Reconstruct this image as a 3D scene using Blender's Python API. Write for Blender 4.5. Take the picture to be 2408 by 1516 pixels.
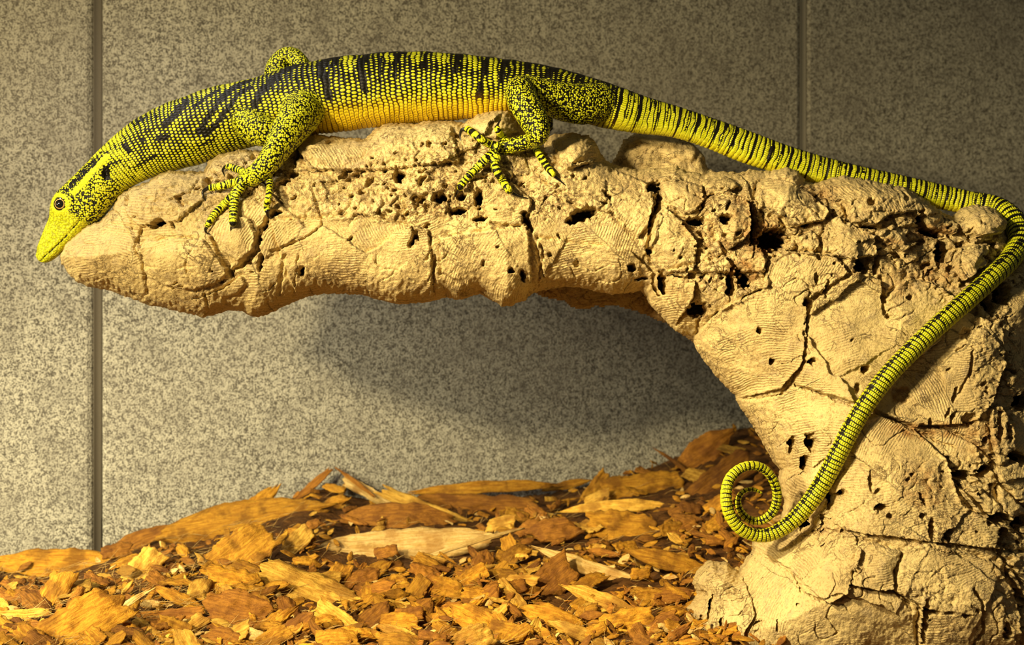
import bpy, math, random
import numpy as np
from mathutils import Vector, Matrix
from mathutils.kdtree import KDTree

# ------------------------------------------------------------------ camera, world, lights
S = 0.0003            # metres per photo pixel on the plane of the lizard (y = 0)
ZC = 0.30             # camera height
CD = 1.0              # camera stands 1 m in front of that plane
for o in list(bpy.data.objects): bpy.data.objects.remove(o)
sc = bpy.context.scene
COL = sc.collection
cam = bpy.data.cameras.new('camera')
camo = bpy.data.objects.new('camera', cam); COL.objects.link(camo)
camo.location = (0, -CD, ZC); camo.rotation_euler = (math.pi/2, 0, 0)
cam.sensor_width = 36; cam.lens = 36*CD/(2408*S)
cam.clip_start = 0.01; cam.clip_end = 20
cam.dof.use_dof = True; cam.dof.focus_distance = 0.93; cam.dof.aperture_fstop = 13
sc.camera = camo
sc.view_settings.view_transform = 'Standard'; sc.view_settings.look = 'None'
sc.view_settings.gamma = 1; sc.view_settings.use_curve_mapping = False
sc.view_settings.exposure = 0.18

w = bpy.data.worlds.new('world'); sc.world = w; w.use_nodes = True
w.node_tree.nodes['Background'].inputs[0].default_value = (0.95, 0.9, 0.75, 1)
w.node_tree.nodes['Background'].inputs[1].default_value = 0.05

def lamp(name, kind, loc, target, power, color, size=0.1, **kw):
    d = bpy.data.lights.new(name, kind); d.energy = power; d.color = color
    if kind == 'AREA': d.shape = 'DISK'; d.size = size
    if kind == 'SPOT': d.shadow_soft_size = size; d.spot_size = kw['angle']; d.spot_blend = kw['blend']
    o = bpy.data.objects.new(name, d); COL.objects.link(o); o.location = loc
    o.rotation_euler = (Vector(target)-Vector(loc)).to_track_quat('-Z', 'Y').to_euler()
    return o
lamp('warm_lamp', 'SPOT', (-0.62, -0.78, 0.52), (-0.32, 0.10, 0.22), 43.0, (1.0, 0.80, 0.45), 0.030, angle=math.radians(96), blend=1.0)
lamp('trunk_fill', 'SPOT', (-0.36, -0.55, 0.58), (0.36, -0.12, 0.08), 36.0, (1.0, 0.80, 0.46), 0.022, angle=math.radians(84), blend=1.0)  # added fill with no visible source, brightens the cork trunk on the right
lamp('heat_lamp', 'SPOT', (-0.42, -0.08, 0.85), (-0.26, 0.14, 0.28), 6.0, (1.0, 0.94, 0.88), 0.05, angle=math.radians(80), blend=0.9)
lamp('left_fill', 'SPOT', (-0.72, -0.42, 0.34), (-0.30, 0.26, 0.03), 30.0, (1.0, 0.87, 0.56), 0.07, angle=math.radians(56), blend=1.0)  # added unseen fill, lifts the lower left wall and nearby litter

# ------------------------------------------------------------------ helpers
def P(px, py, y=0.0):
    k = S*(CD+y)
    return ((px-1204)*k, y, ZC+(758-py)*k)
def PV(a):            # (n,3) px,py,y -> world
    a = np.asarray(a, float); k = S*(CD+a[:, 2])
    return np.stack([(a[:, 0]-1204)*k, a[:, 2], ZC+(758-a[:, 1])*k], 1)
def sst(a, b, x):
    t = np.clip((x-a)/(b-a), 0, 1); return t*t*(3-2*t)
def hash2(ix, iy, seed):
    h = (ix.astype(np.int64)*374761393 + iy.astype(np.int64)*668265263 + seed*1274126177) & 0xffffffff
    h = ((h ^ (h >> 13))*1103515245) & 0xffffffff
    h = h ^ (h >> 16)
    return (h & 0xffff)/65535.0
def noise(x, y, seed=0):
    x = np.asarray(x, float); y = np.asarray(y, float)
    ix = np.floor(x); iy = np.floor(y); fx = x-ix; fy = y-iy
    r = []
    for dx in (0, 1):
        for dy in (0, 1):
            a = hash2(ix+dx, iy+dy, seed)*2*math.pi
            r.append(np.cos(a)*(fx-dx)+np.sin(a)*(fy-dy))
    u = fx*fx*fx*(fx*(fx*6-15)+10); v = fy*fy*fy*(fy*(fy*6-15)+10)
    return ((r[0]*(1-v)+r[1]*v)*(1-u)+(r[2]*(1-v)+r[3]*v)*u)*1.5
def fbm(x, y, seed=0, octv=4, g=0.5):
    t = 0; a = 1
    for k in range(octv):
        t = t+a*noise(x, y, seed+k*17); x = x*2.03+5.1; y = y*2.03-3.7; a *= g
    return t
def poly_sd(X, Y, poly):     # signed distance, + inside
    p = np.array(poly, float); q = np.roll(p, -1, 0)
    d = np.full(X.shape, 1e9); ins = np.zeros(X.shape, bool)
    for (ax, ay), (bx, by) in zip(p, q):
        ex, ey = bx-ax, by-ay; L = ex*ex+ey*ey+1e-9
        t = np.clip(((X-ax)*ex+(Y-ay)*ey)/L, 0, 1)
        d = np.minimum(d, (X-ax-t*ex)**2+(Y-ay-t*ey)**2)
        c = ((ay > Y) != (by > Y)) & (X < (bx-ax)*(Y-ay)/((by-ay) if by != ay else 1e-9)+ax)
        ins ^= c
    return np.sqrt(d)*np.where(ins, 1, -1)
def line_d(X, Y, pts):
    d = np.full(X.shape, 1e9)
    for (ax, ay), (bx, by) in zip(pts[:-1], pts[1:]):
        ex, ey = bx-ax, by-ay; L = ex*ex+ey*ey+1e-9
        t = np.clip(((X-ax)*ex+(Y-ay)*ey)/L, 0, 1)
        d = np.minimum(d, (X-ax-t*ex)**2+(Y-ay-t*ey)**2)
    return np.sqrt(d)
def smooth_path(pts, step):  # Catmull-Rom through the rows of pts, resampled at even steps of columns 0,1
    p = np.asarray(pts, float); n = len(p)
    pe = np.vstack([2*p[0]-p[1], p, 2*p[-1]-p[-2]]); out = []
    for i in range(n-1):
        a, b, c, d = pe[i:i+4]; t = np.linspace(0, 1, 30, endpoint=False)[:, None]
        out.append(0.5*((2*b)+(-a+c)*t+(2*a-5*b+4*c-d)*t*t+(-a+3*b-3*c+d)*t**3))
    out.append(p[-1:]); q = np.vstack(out)
    L = np.r_[0, np.cumsum(np.linalg.norm(np.diff(q[:, :2], axis=0), axis=1)+1e-9)]
    m = max(2, int(L[-1]/step)+1); l = np.linspace(0, L[-1], m)
    return np.stack([np.interp(l, L, q[:, k]) for k in range(q.shape[1])], 1), l
def mesh_np(name, V, F, mat=None, smooth=True):
    me = bpy.data.meshes.new(name); V = np.asarray(V, np.float32)
    if isinstance(F, np.ndarray):
        F = F.astype(np.int32); k = F.shape[1]; n = len(F)
        me.vertices.add(len(V)); me.vertices.foreach_set('co', V.ravel())
        me.loops.add(n*k); me.loops.foreach_set('vertex_index', F.ravel())
        me.polygons.add(n); me.polygons.foreach_set('loop_start', np.arange(0, n*k, k, dtype=np.int32))
        me.update(calc_edges=True)
    else:
        me.from_pydata([tuple(map(float, v)) for v in V], [], F)
    me.polygons.foreach_set('use_smooth', [smooth]*len(me.polygons))
    if mat: me.materials.append(mat)
    me.validate(); me.update()
    return me
def attr(me, name, vals):
    a = me.attributes.get(name) or me.attributes.new(name, 'FLOAT', 'POINT')
    a.data.foreach_set('value', np.asarray(vals, np.float32))
def link(name, me, parent=None, **props):
    o = bpy.data.objects.new(name, me); COL.objects.link(o)
    if parent: o.parent = parent
    for k, v in props.items(): o[k] = v
    return o

# ------------------------------------------------------------------ materials
class NT:
    def __init__(s, name):
        s.m = bpy.data.materials.new(name); s.m.use_nodes = True
        s.t = s.m.node_tree; s.b = s.t.nodes['Principled BSDF']
    def n(s, typ, **kw):
        nd = s.t.nodes.new('ShaderNode'+typ)
        for k, v in kw.items(): setattr(nd, k, v)
        return nd
    def set(s, sock, v):
        if hasattr(v, 'is_linked') or isinstance(v, bpy.types.NodeSocket): s.t.links.new(v, sock)
        elif isinstance(v, (tuple, list)) and len(v) == 3 and sock.type == 'RGBA': sock.default_value = (*v, 1)
        else: sock.default_value = v
    def math(s, op, a, b=None, c=None, clamp=False):
        nd = s.n('Math', operation=op, use_clamp=clamp)
        for i, v in enumerate((a, b, c)):
            if v is not None: s.set(nd.inputs[i], v)
        return nd.outputs[0]
    def mix(s, f, a, b, blend='MIX'):
        nd = s.n('Mix', data_type='RGBA', blend_type=blend)
        s.set(nd.inputs[0], f); s.set(nd.inputs[6], a); s.set(nd.inputs[7], b)
        return nd.outputs[2]
    def fmix(s, f, a, b):
        nd = s.n('Mix', data_type='FLOAT'); s.set(nd.inputs[0], f); s.set(nd.inputs[2], a); s.set(nd.inputs[3], b)
        return nd.outputs[0]
    def ss(s, x, a, b):
        nd = s.n('MapRange', interpolation_type='SMOOTHSTEP')
        s.set(nd.inputs[0], x); s.set(nd.inputs[1], a); s.set(nd.inputs[2], b); return nd.outputs[0]
    def at(s, name):
        return s.n('Attribute', attribute_name=name).outputs['Fac']
    def obj(s): return s.n('TexCoord').outputs['Object']
    def scaled(s, vec, xyz):
        nd = s.n('VectorMath', operation='MULTIPLY'); s.set(nd.inputs[0], vec); nd.inputs[1].default_value = xyz
        return nd.outputs[0]
    def noise(s, vec, scale, detail=3, rough=0.55, dist=0.0):
        nd = s.n('TexNoise'); s.set(nd.inputs['Vector'], vec); nd.inputs['Scale'].default_value = scale
        nd.inputs['Detail'].default_value = detail; nd.inputs['Roughness'].default_value = rough
        nd.inputs['Distortion'].default_value = dist
        return nd.outputs[0]
    def bump(s, h, strength, dist, normal=None):
        nd = s.n('Bump'); s.set(nd.inputs['Height'], h); nd.inputs['Strength'].default_value = strength
        nd.inputs['Distance'].default_value = dist
        if normal: s.set(nd.inputs['Normal'], normal)
        return nd.outputs[0]
    def out(s, color, rough=0.8, normal=None, spec=0.3):
        s.set(s.b.inputs['Base Color'], color); s.set(s.b.inputs['Roughness'], rough)
        s.b.inputs['Specular IOR Level'].default_value = spec
        if normal: s.set(s.b.inputs['Normal'], normal)
        return s.m

def mat_wall():
    N = NT('speckled_wall'); o = N.obj()
    g = N.noise(o, 680, 2, 0.6); g2 = N.noise(o, 230, 3, 0.6); g3 = N.noise(o, 6, 3, 0.6); g4 = N.noise(o, 34, 3, 0.6)
    f = N.ss(N.math('ADD', N.math('MULTIPLY', g, 0.65), N.math('MULTIPLY', g2, 0.35)), 0.41, 0.57)
    c = N.mix(f, (0.115, 0.105, 0.082), (0.60, 0.58, 0.46))
    c = N.mix(N.math('MULTIPLY', N.ss(g4, 0.45, 0.7), 0.35), c, (0.20, 0.185, 0.15))
    c = N.mix(N.math('MULTIPLY', N.ss(g3, 0.4, 0.7), 0.25), c, (0.30, 0.27, 0.21))
    return N.out(c, 0.9, N.bump(g, 0.8, 0.002), 0.15)

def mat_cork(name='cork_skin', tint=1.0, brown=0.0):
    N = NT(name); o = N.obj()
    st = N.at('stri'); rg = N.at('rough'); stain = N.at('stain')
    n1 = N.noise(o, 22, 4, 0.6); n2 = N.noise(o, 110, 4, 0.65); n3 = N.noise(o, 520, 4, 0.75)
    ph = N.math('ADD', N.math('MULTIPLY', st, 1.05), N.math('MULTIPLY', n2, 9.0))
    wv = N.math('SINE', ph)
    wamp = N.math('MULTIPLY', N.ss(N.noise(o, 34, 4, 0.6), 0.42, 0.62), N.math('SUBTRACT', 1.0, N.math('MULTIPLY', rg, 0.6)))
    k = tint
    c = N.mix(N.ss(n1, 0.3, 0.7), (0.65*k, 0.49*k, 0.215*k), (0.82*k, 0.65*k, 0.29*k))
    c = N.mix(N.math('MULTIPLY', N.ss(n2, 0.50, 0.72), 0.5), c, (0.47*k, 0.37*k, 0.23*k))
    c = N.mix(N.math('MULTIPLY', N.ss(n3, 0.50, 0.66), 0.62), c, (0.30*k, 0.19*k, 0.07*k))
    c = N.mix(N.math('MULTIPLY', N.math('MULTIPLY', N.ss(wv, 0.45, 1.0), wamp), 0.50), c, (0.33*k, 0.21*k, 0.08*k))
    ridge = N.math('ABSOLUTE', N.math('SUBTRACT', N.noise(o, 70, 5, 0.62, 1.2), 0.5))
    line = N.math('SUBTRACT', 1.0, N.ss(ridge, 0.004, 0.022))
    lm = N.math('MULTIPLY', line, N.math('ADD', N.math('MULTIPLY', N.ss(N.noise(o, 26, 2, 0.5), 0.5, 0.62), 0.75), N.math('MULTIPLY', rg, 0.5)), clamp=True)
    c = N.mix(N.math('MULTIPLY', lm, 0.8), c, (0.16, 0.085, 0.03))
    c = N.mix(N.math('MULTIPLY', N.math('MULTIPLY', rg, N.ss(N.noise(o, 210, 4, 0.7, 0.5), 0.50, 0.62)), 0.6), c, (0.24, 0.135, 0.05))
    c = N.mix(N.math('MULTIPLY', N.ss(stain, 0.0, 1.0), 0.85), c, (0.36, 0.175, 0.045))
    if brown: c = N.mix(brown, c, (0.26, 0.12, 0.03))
    h = N.math('ADD', N.math('MULTIPLY', n3, 0.75), N.math('MULTIPLY', N.math('MULTIPLY', wv, wamp), 0.12))
    h = N.math('ADD', h, N.math('MULTIPLY', n2, N.math('ADD', 0.7, N.math('MULTIPLY', rg, 1.4))))
    h = N.math('SUBTRACT', h, N.math('MULTIPLY', lm, 0.7))
    return N.out(c, 0.85, N.bump(h, 1.0, 0.0017), 0.2)

def mat_wood(name, a, b, dark, scale=1.0):
    N = NT(name); o = N.obj(); inf = N.n('ObjectInfo').outputs['Random']
    v = N.n('VectorMath', operation='ADD'); N.set(v.inputs[0], o); N.set(v.inputs[1], N.at('seed'))
    v2 = N.n('VectorMath', operation='ADD'); N.set(v2.inputs[0], v.outputs[0]); N.set(v2.inputs[1], inf)
    fib = N.noise(N.scaled(v2.outputs[0], (60, 620, 620)), 1.0*scale, 4, 0.65, 0.4)
    fine = N.noise(v2.outputs[0], 500, 4, 0.75)
    big = N.noise(v2.outputs[0], 55, 3, 0.6)
    c = N.mix(N.ss(fib, 0.35, 0.65), a, b)
    c = N.mix(N.math('MULTIPLY', N.ss(big, 0.45, 0.65), 0.65), c, dark)
    c = N.mix(N.math('MULTIPLY', N.ss(fine, 0.55, 0.75), 0.6), c, dark)
    hs = N.n('HueSaturation'); N.set(hs.inputs['Color'], c); hs.inputs['Hue'].default_value = 0.5
    N.set(hs.inputs['Value'], N.math('ADD', 0.72, N.math('MULTIPLY', N.math('FRACT', N.math('ADD', inf, N.at('seed'))), 0.55)))
    h = N.math('ADD', N.math('MULTIPLY', fib, 1.0), N.math('MULTIPLY', fine, 0.6))
    return N.out(hs.outputs[0], 0.75, N.bump(h, 0.9, 0.0012), 0.25)

def mat_skin():
    N = NT('lizard_scales'); o = N.obj()
    U = N.at('cu'); V = N.at('cv'); yel = N.at('yel'); tail = N.at('tail'); vor = N.at('vor'); gap = N.at('gap'); belly = N.at('belly')
    wn = N.noise(o, 90, 2, 0.5)
    U2 = N.math('ADD', U, N.math('MULTIPLY', N.math('SUBTRACT', wn, 0.5), 1.3))
    row = N.math('FLOOR', U2)
    par = N.math('MULTIPLY', N.math('FLOORED_MODULO', row, 2.0), 0.5)
    V2 = N.math('ADD', V, par)
    fu = N.math('SUBTRACT', N.math('FRACT', U2), 0.5); fv = N.math('SUBTRACT', N.math('FRACT', V2), 0.5)
    au = N.math('ABSOLUTE', fu); av = N.math('ABSOLUTE', fv)
    dr = N.math('SQRT', N.math('ADD', N.math('MULTIPLY', fu, fu), N.math('MULTIPLY', fv, fv)))
    db = N.math('MAXIMUM', N.math('MULTIPLY', au, 1.14), N.math('MULTIPLY', av, 1.02))
    duv = N.fmix(tail, dr, db)
    cid = N.n('CombineXYZ'); N.set(cid.inputs[0], row); N.set(cid.inputs[1], N.math('FLOOR', V2))
    rnd_uv = N.n('TexWhiteNoise', noise_dimensions='3D'); N.set(rnd_uv.inputs[0], cid.outputs[0])
    vo = N.n('TexVoronoi'); N.set(vo.inputs['Vector'], o); vo.inputs['Scale'].default_value = 690; vo.inputs['Randomness'].default_value = 0.75
    dvo = N.math('MULTIPLY', vo.outputs['Distance'], 0.92)
    sep = N.n('SeparateColor'); N.set(sep.inputs[0], vo.outputs['Color'])
    isv = N.math('GREATER_THAN', vor, 0.5)
    d = N.fmix(isv, duv, dvo)
    rnd = N.fmix(isv, rnd_uv.outputs['Value'], sep.outputs[0])
    # yellow spot radius from 'yel', with some scales dropping out or in
    yy = N.math('ADD', yel, N.math('MULTIPLY', N.math('SUBTRACT', rnd, 0.5), 0.26))
    r = N.math('MINIMUM', N.math('MULTIPLY', N.math('POWER', N.math('MAXIMUM', yy, 0.0), 0.7), 0.54), N.math('ADD', 0.44, N.math('MULTIPLY', N.math('SUBTRACT', 1.0, gap), 0.35)))
    inner = N.ss(N.math('SUBTRACT', r, d), -0.035, 0.06)
    inner = N.math('MULTIPLY', inner, N.ss(yy, 0.14, 0.24))
    # where gaps are faint the skin between scales is yellow too
    gy = N.math('MULTIPLY', N.ss(gap, 0.75, 0.15), N.ss(yy, 0.35, 0.6))
    m = N.math('MAXIMUM', inner, gy)
    yc = N.mix(N.noise(o, 60, 2, 0.5), (0.54, 0.60, 0.006), (0.74, 0.76, 0.012))
    yc = N.mix(N.math('MULTIPLY', rnd, 0.3), yc, (0.88, 0.85, 0.10))
    yc = N.mix(N.math('MULTIPLY', belly, 0.8), yc, (0.84, 0.56, 0.012))
    dk = N.mix(belly, (0.006, 0.005, 0.002), (0.13, 0.06, 0.005))
    c = N.mix(m, dk, yc)
    h = N.math('SUBTRACT', 0.5, d)
    nf = N.noise(o, 900, 3, 0.7)
    h = N.math('ADD', h, N.math('MULTIPLY', nf, 0.25))
    return N.out(c, 0.45, N.bump(h, 0.7, 0.0010), 0.22)

def simple(name, col, rough=0.4, spec=0.5, coat=0):
    N = NT(name); o = N.obj(); n = N.noise(o, 700, 2)
    c = N.mix(n, tuple(0.8*x for x in col), col)
    m = N.out(c, rough, None, spec); N.b.inputs['Coat Weight'].default_value = coat
    return m
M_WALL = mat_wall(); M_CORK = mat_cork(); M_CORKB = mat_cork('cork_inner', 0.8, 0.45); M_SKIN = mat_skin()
M_CHIP = [mat_wood('chip_wood_orange', (0.36, 0.155, 0.010), (0.60, 0.31, 0.025), (0.11, 0.036, 0.003)),
          mat_wood('chip_wood_yellow', (0.48, 0.25, 0.028), (0.78, 0.48, 0.075), (0.20, 0.075, 0.008)),
          mat_wood('chip_wood_brown', (0.22, 0.085, 0.010), (0.40, 0.175, 0.020), (0.13, 0.045, 0.008)),
          mat_wood('chip_wood_pale', (0.60, 0.38, 0.10), (0.84, 0.60, 0.22), (0.36, 0.17, 0.03))]
M_BED = mat_wood('litter_soil', (0.10, 0.040, 0.008), (0.24, 0.105, 0.02), (0.05, 0.02, 0.005))
M_SEAM = simple('seam_shade', (0.15, 0.132, 0.10), 0.9, 0.1); M_SEAM2 = simple('seam_shade_pale', (0.30, 0.28, 0.22), 0.9, 0.1)  # shade of the wall grooves put into the strip colours
M_CLAW = simple('claw_horn', (0.012, 0.009, 0.007), 0.25, 0.6)

# ------------------------------------------------------------------ back wall
def wall_y(x): return 0.30+0.24*(x+0.45)/0.9
def wall_px(px):      # world x,y where the ray through column px meets the wall
    t = (px-1204)*S   # x = t*(1+y), y = wall_y(x)
    y = 0.3
    for _ in range(40): y = wall_y(t*(CD+y))
    return t*(CD+y), y
def build_wall():
    prof = []; xs = [(-1.3, 0)]
    for px, wd in ((227, 14), (1890, 13)):
        x, _ = wall_px(px); h = wd*S*1.3
        xs += [(x-h*1.5, 0), (x-h*0.9, 0.0022), (x-h*0.35, 0.009), (x+h*0.35, 0.009), (x+h*0.9, 0.0022), (x+h*1.5, 0)]
    xs.append((1.3, 0))
    V = []; zs = [-0.02, 0.9]; tk = 0.03
    for x, d in xs:
        y = wall_y(x)
        V += [(x, y+d, zs[0]), (x, y+d, zs[1]), (x, y+tk, zs[0]), (x, y+tk, zs[1])]
    F = []
    for i in range(len(xs)-1):
        a = 4*i; b = a+4
        F += [(a, b, b+1, a+1), (a+2, a+3, b+3, b+2), (a+1, b+1, b+3, a+3), (a, a+2, b+2, b)]
    n = 4*(len(xs)-1)
    F += [(0, 1, 3, 2), (n, n+2, n+3, n+1)]
    return mesh_np('wall_back', V, F, M_WALL, smooth=False)
link('wall_back', build_wall(), kind='structure')
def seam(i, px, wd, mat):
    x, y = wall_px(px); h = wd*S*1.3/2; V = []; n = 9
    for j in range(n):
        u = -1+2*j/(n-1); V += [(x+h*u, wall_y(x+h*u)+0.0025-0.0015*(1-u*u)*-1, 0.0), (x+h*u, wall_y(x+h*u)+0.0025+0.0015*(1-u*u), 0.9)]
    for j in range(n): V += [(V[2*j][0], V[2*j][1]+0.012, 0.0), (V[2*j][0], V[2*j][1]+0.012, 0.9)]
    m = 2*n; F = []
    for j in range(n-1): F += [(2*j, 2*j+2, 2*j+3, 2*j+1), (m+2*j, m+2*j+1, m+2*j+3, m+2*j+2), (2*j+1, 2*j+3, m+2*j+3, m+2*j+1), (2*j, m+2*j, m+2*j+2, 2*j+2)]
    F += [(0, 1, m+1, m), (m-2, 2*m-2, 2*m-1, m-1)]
    link('groove_shade_%d' % i, mesh_np('groove_shade_%d' % i, V, F, mat), kind='structure')
seam(1, 227, 18, M_SEAM); seam(2, 1890, 18, M_SEAM2)  # added strips whose darker colour stands for shade in the panel grooves
fl = mesh_np('floor', [(-1.3, -0.45, -0.02), (1.3, -0.45, -0.02), (1.3, 0.9, -0.02), (-1.3, 0.9, -0.02),
                       (-1.3, -0.45, 0), (1.3, -0.45, 0), (1.3, 0.9, 0), (-1.3, 0.9, 0)],
             [(0, 3, 2, 1), (4, 5, 6, 7), (0, 1, 5, 4), (1, 2, 6, 5), (2, 3, 7, 6), (3, 0, 4, 7)], M_WALL, False)
link('floor', fl, kind='structure')

# ------------------------------------------------------------------ litter bed
RIDGE = [(-400, 1325), (0, 1322), (235, 1315), (262, 1300), (330, 1270), (400, 1245), (520, 1222), (600, 1196), (700, 1160), (760, 1138), (850, 1160), (950, 1172),
         (1100, 1168), (1300, 1158), (1400, 1128), (1500, 1100), (1600, 1062), (1700, 1020), (1800, 980), (2000, 960), (3000, 950)]
RP = np.array(RIDGE, float)
_wx = []; _wz = []
for px, py in RIDGE:
    x, y = wall_px(px); _wx.append(x); _wz.append(ZC+(758-py)*S*(CD+y))
def bed_z(x, y):
    x = np.asarray(x, float); y = np.asarray(y, float)
    yw = wall_y(x); zw = np.interp(x, _wx, _wz)
    t = np.clip((y+0.12)/(yw+0.12), 0, 1.05)
    z = 0.098+(zw-0.098)*(0.35*t+0.65*t**1.6)
    return z+0.0045*fbm(x*16, y*16, 71, 2)+0.0015*fbm(x*90, y*90, 72, 2)
def build_bed():
    xs = np.linspace(-0.85, 0.85, 420); ys = np.linspace(-0.34, 1, 1)
    nx = len(xs); ny = 220; X = np.repeat(xs[None], ny, 0)
    T = np.linspace(0, 1, ny)[:, None]; Y = -0.34+(wall_y(X)+0.34-0.001)*T
    Z = bed_z(X, Y)+0.0022*fbm(X*240, Y*240, 73, 3)-0.004
    top = np.stack([X, Y, Z], -1).reshape(-1, 3); bot = top.copy(); bot[:, 2] = 0.0
    V = np.vstack([top, bot]); n = nx*ny
    I = np.arange(n).reshape(ny, nx)
    q = np.stack([I[:-1, :-1], I[:-1, 1:], I[1:, 1:], I[1:, :-1]], -1).reshape(-1, 4)
    F = [q, q[:, ::-1]+n]
    for e in (I[0], I[-1][::-1], I[:, -1], I[::-1, 0]):
        F.append(np.stack([e[:-1], e[:-1]+n, e[1:]+n, e[1:]], 1)[:, ::-1])
    me = mesh_np('litter_bed', V, np.vstack(F), M_BED); attr(me, 'seed', np.full(len(V), 0.0))
    return me
link('litter_bed', build_bed(), kind='stuff', label='deep bed of shredded brown wood litter covering the enclosure floor', category='litter')

# ------------------------------------------------------------------ cork bark
GS = 2.0
gx = np.arange(120, 2560, GS); gy_ = np.arange(240, 1640, GS)
GX, GY = np.meshgrid(gx, gy_)
OUT = [(140,602),(150,575),(178,552),(208,527),(235,520),(262,492),(280,458),(305,442),(350,425),(372,408),(400,400),(478,402),(490,378),(515,360),(560,350),(610,352),(650,352),
 (690,335),(740,312),(800,322),(860,325),(885,300),(915,286),(975,290),(1000,283),(1060,282),(1092,288),(1120,268),(1160,258),(1195,258),(1225,290),(1260,330),(1300,316),(1345,311),
 (1385,318),(1405,340),(1420,372),(1445,388),(1500,398),(1560,396),(1590,388),(1610,400),(1650,408),(1700,402),(1740,405),(1765,398),(1800,402),(1850,393),(1878,402),(1895,425),(1915,432),(1945,420),
 (1985,412),(2040,422),(2085,432),(2130,440),(2180,470),(2225,505),(2242,508),(2262,488),(2300,480),(2345,492),(2372,520),(2372,548),(2400,575),(2470,590),(2540,640),
 (2540,1620),(1600,1620),(1612,1530),(1622,1500),(1614,1440),(1610,1425),(1640,1398),(1628,1370),(1640,1345),(1668,1316),(1690,1322),(1712,1322),(1738,1342),(1768,1300),(1772,1270),(1800,1262),
 (1838,1228),(1846,1180),(1832,1130),(1836,1105),(1815,1080),(1795,1045),(1770,1000),(1738,955),(1728,930),(1690,892),(1662,858),(1636,820),(1630,792),(1592,782),(1560,750),(1530,722),
 (1518,698),(1506,684),(1470,690),(1440,694),(1400,684),(1360,676),(1330,674),(1290,680),(1252,690),(1235,708),(1205,718),(1180,720),(1150,702),(1128,690),(1100,700),(1080,706),(1050,700),
 (1020,708),(975,713),(930,716),(890,704),(850,695),(800,690),(740,694),(690,710),(655,728),(620,744),(590,744),(570,732),(540,730),(515,738),(480,746),(440,738),(400,728),(350,718),
 (300,700),(262,684),(215,676),(180,664),(158,640),(143,620)]
cx = np.arange(110, 2580, 8.0); cy = np.arange(230, 1660, 8.0); CX, CY = np.meshgrid(cx, cy)
SDc = poly_sd(CX, CY, OUT)
def bil(G, X, Y, x0, y0, st):
    u = np.clip((X-x0)/st, 0, G.shape[1]-1.001); v = np.clip((Y-y0)/st, 0, G.shape[0]-1.001)
    i = u.astype(int); j = v.astype(int); fu = u-i; fv = v-j
    return (G[j, i]*(1-fu)+G[j, i+1]*fu)*(1-fv)+(G[j+1, i]*(1-fu)+G[j+1, i+1]*fu)*fv
near = poly_sd(GX, GY, OUT)
SD = near+2.6*noise(GX/13, GY/13, 5)+1.6*noise(GX/5.5, GY/5.5, 6)-0.5
W1 = 6*fbm(GX/38, GY/38, 11, 3); W2 = 6*fbm(GX/38, GY/38, 23, 3)
WX, WY = GX+W1, GY+W2
WF1 = GX+2.5*noise(GX/9, GY/9, 31)+W1*0.5; WF2 = GY+2.5*noise(GX/9, GY/9, 37)+W2*0.5

def base_y(px, py, sd):       # coarse form of the front face, metres
    hw = 185
    t = np.clip(sd/hw, 0, 1)
    y = -0.058*np.sqrt(np.clip(1-(1-t)**2, 0, 1))
    tr = sst(1500, 2000, px)
    y = y-0.022*tr*sst(15, 260, sd)-0.060*sst(760, 1500, py)*tr-0.012*sst(1250, 1600, py)
    return y
R = np.zeros(GX.shape); ROUGH = np.zeros(GX.shape); STAIN = np.zeros(GX.shape)
# large undulations
R += 9*fbm(GX/150, GY/110, 41, 3)
# rough zones
for cxx, cyy, rx, ry, k in [(640,420,190,70,1),(1000,400,220,90,1),(900,470,260,60,.9),(1250,430,180,90,.8),(1480,470,120,70,.6),(1700,560,180,150,1),(2000,540,330,120,1),(2250,610,160,120,1),
        (2330,900,60,330,.8),(2180,1130,150,70,1),(1980,1210,120,70,1),(2240,1240,140,60,1),(1670,1470,70,80,.6),(450,470,140,60,.7),(470,650,110,50,.5),(2380,1350,60,220,.8),(2200,1400,100,90,.5)]:
    ROUGH = np.maximum(ROUGH, k*(1-sst(0.6, 1.25, np.hypot((WX-cxx)/rx, (WY-cyy)/ry))))
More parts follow.
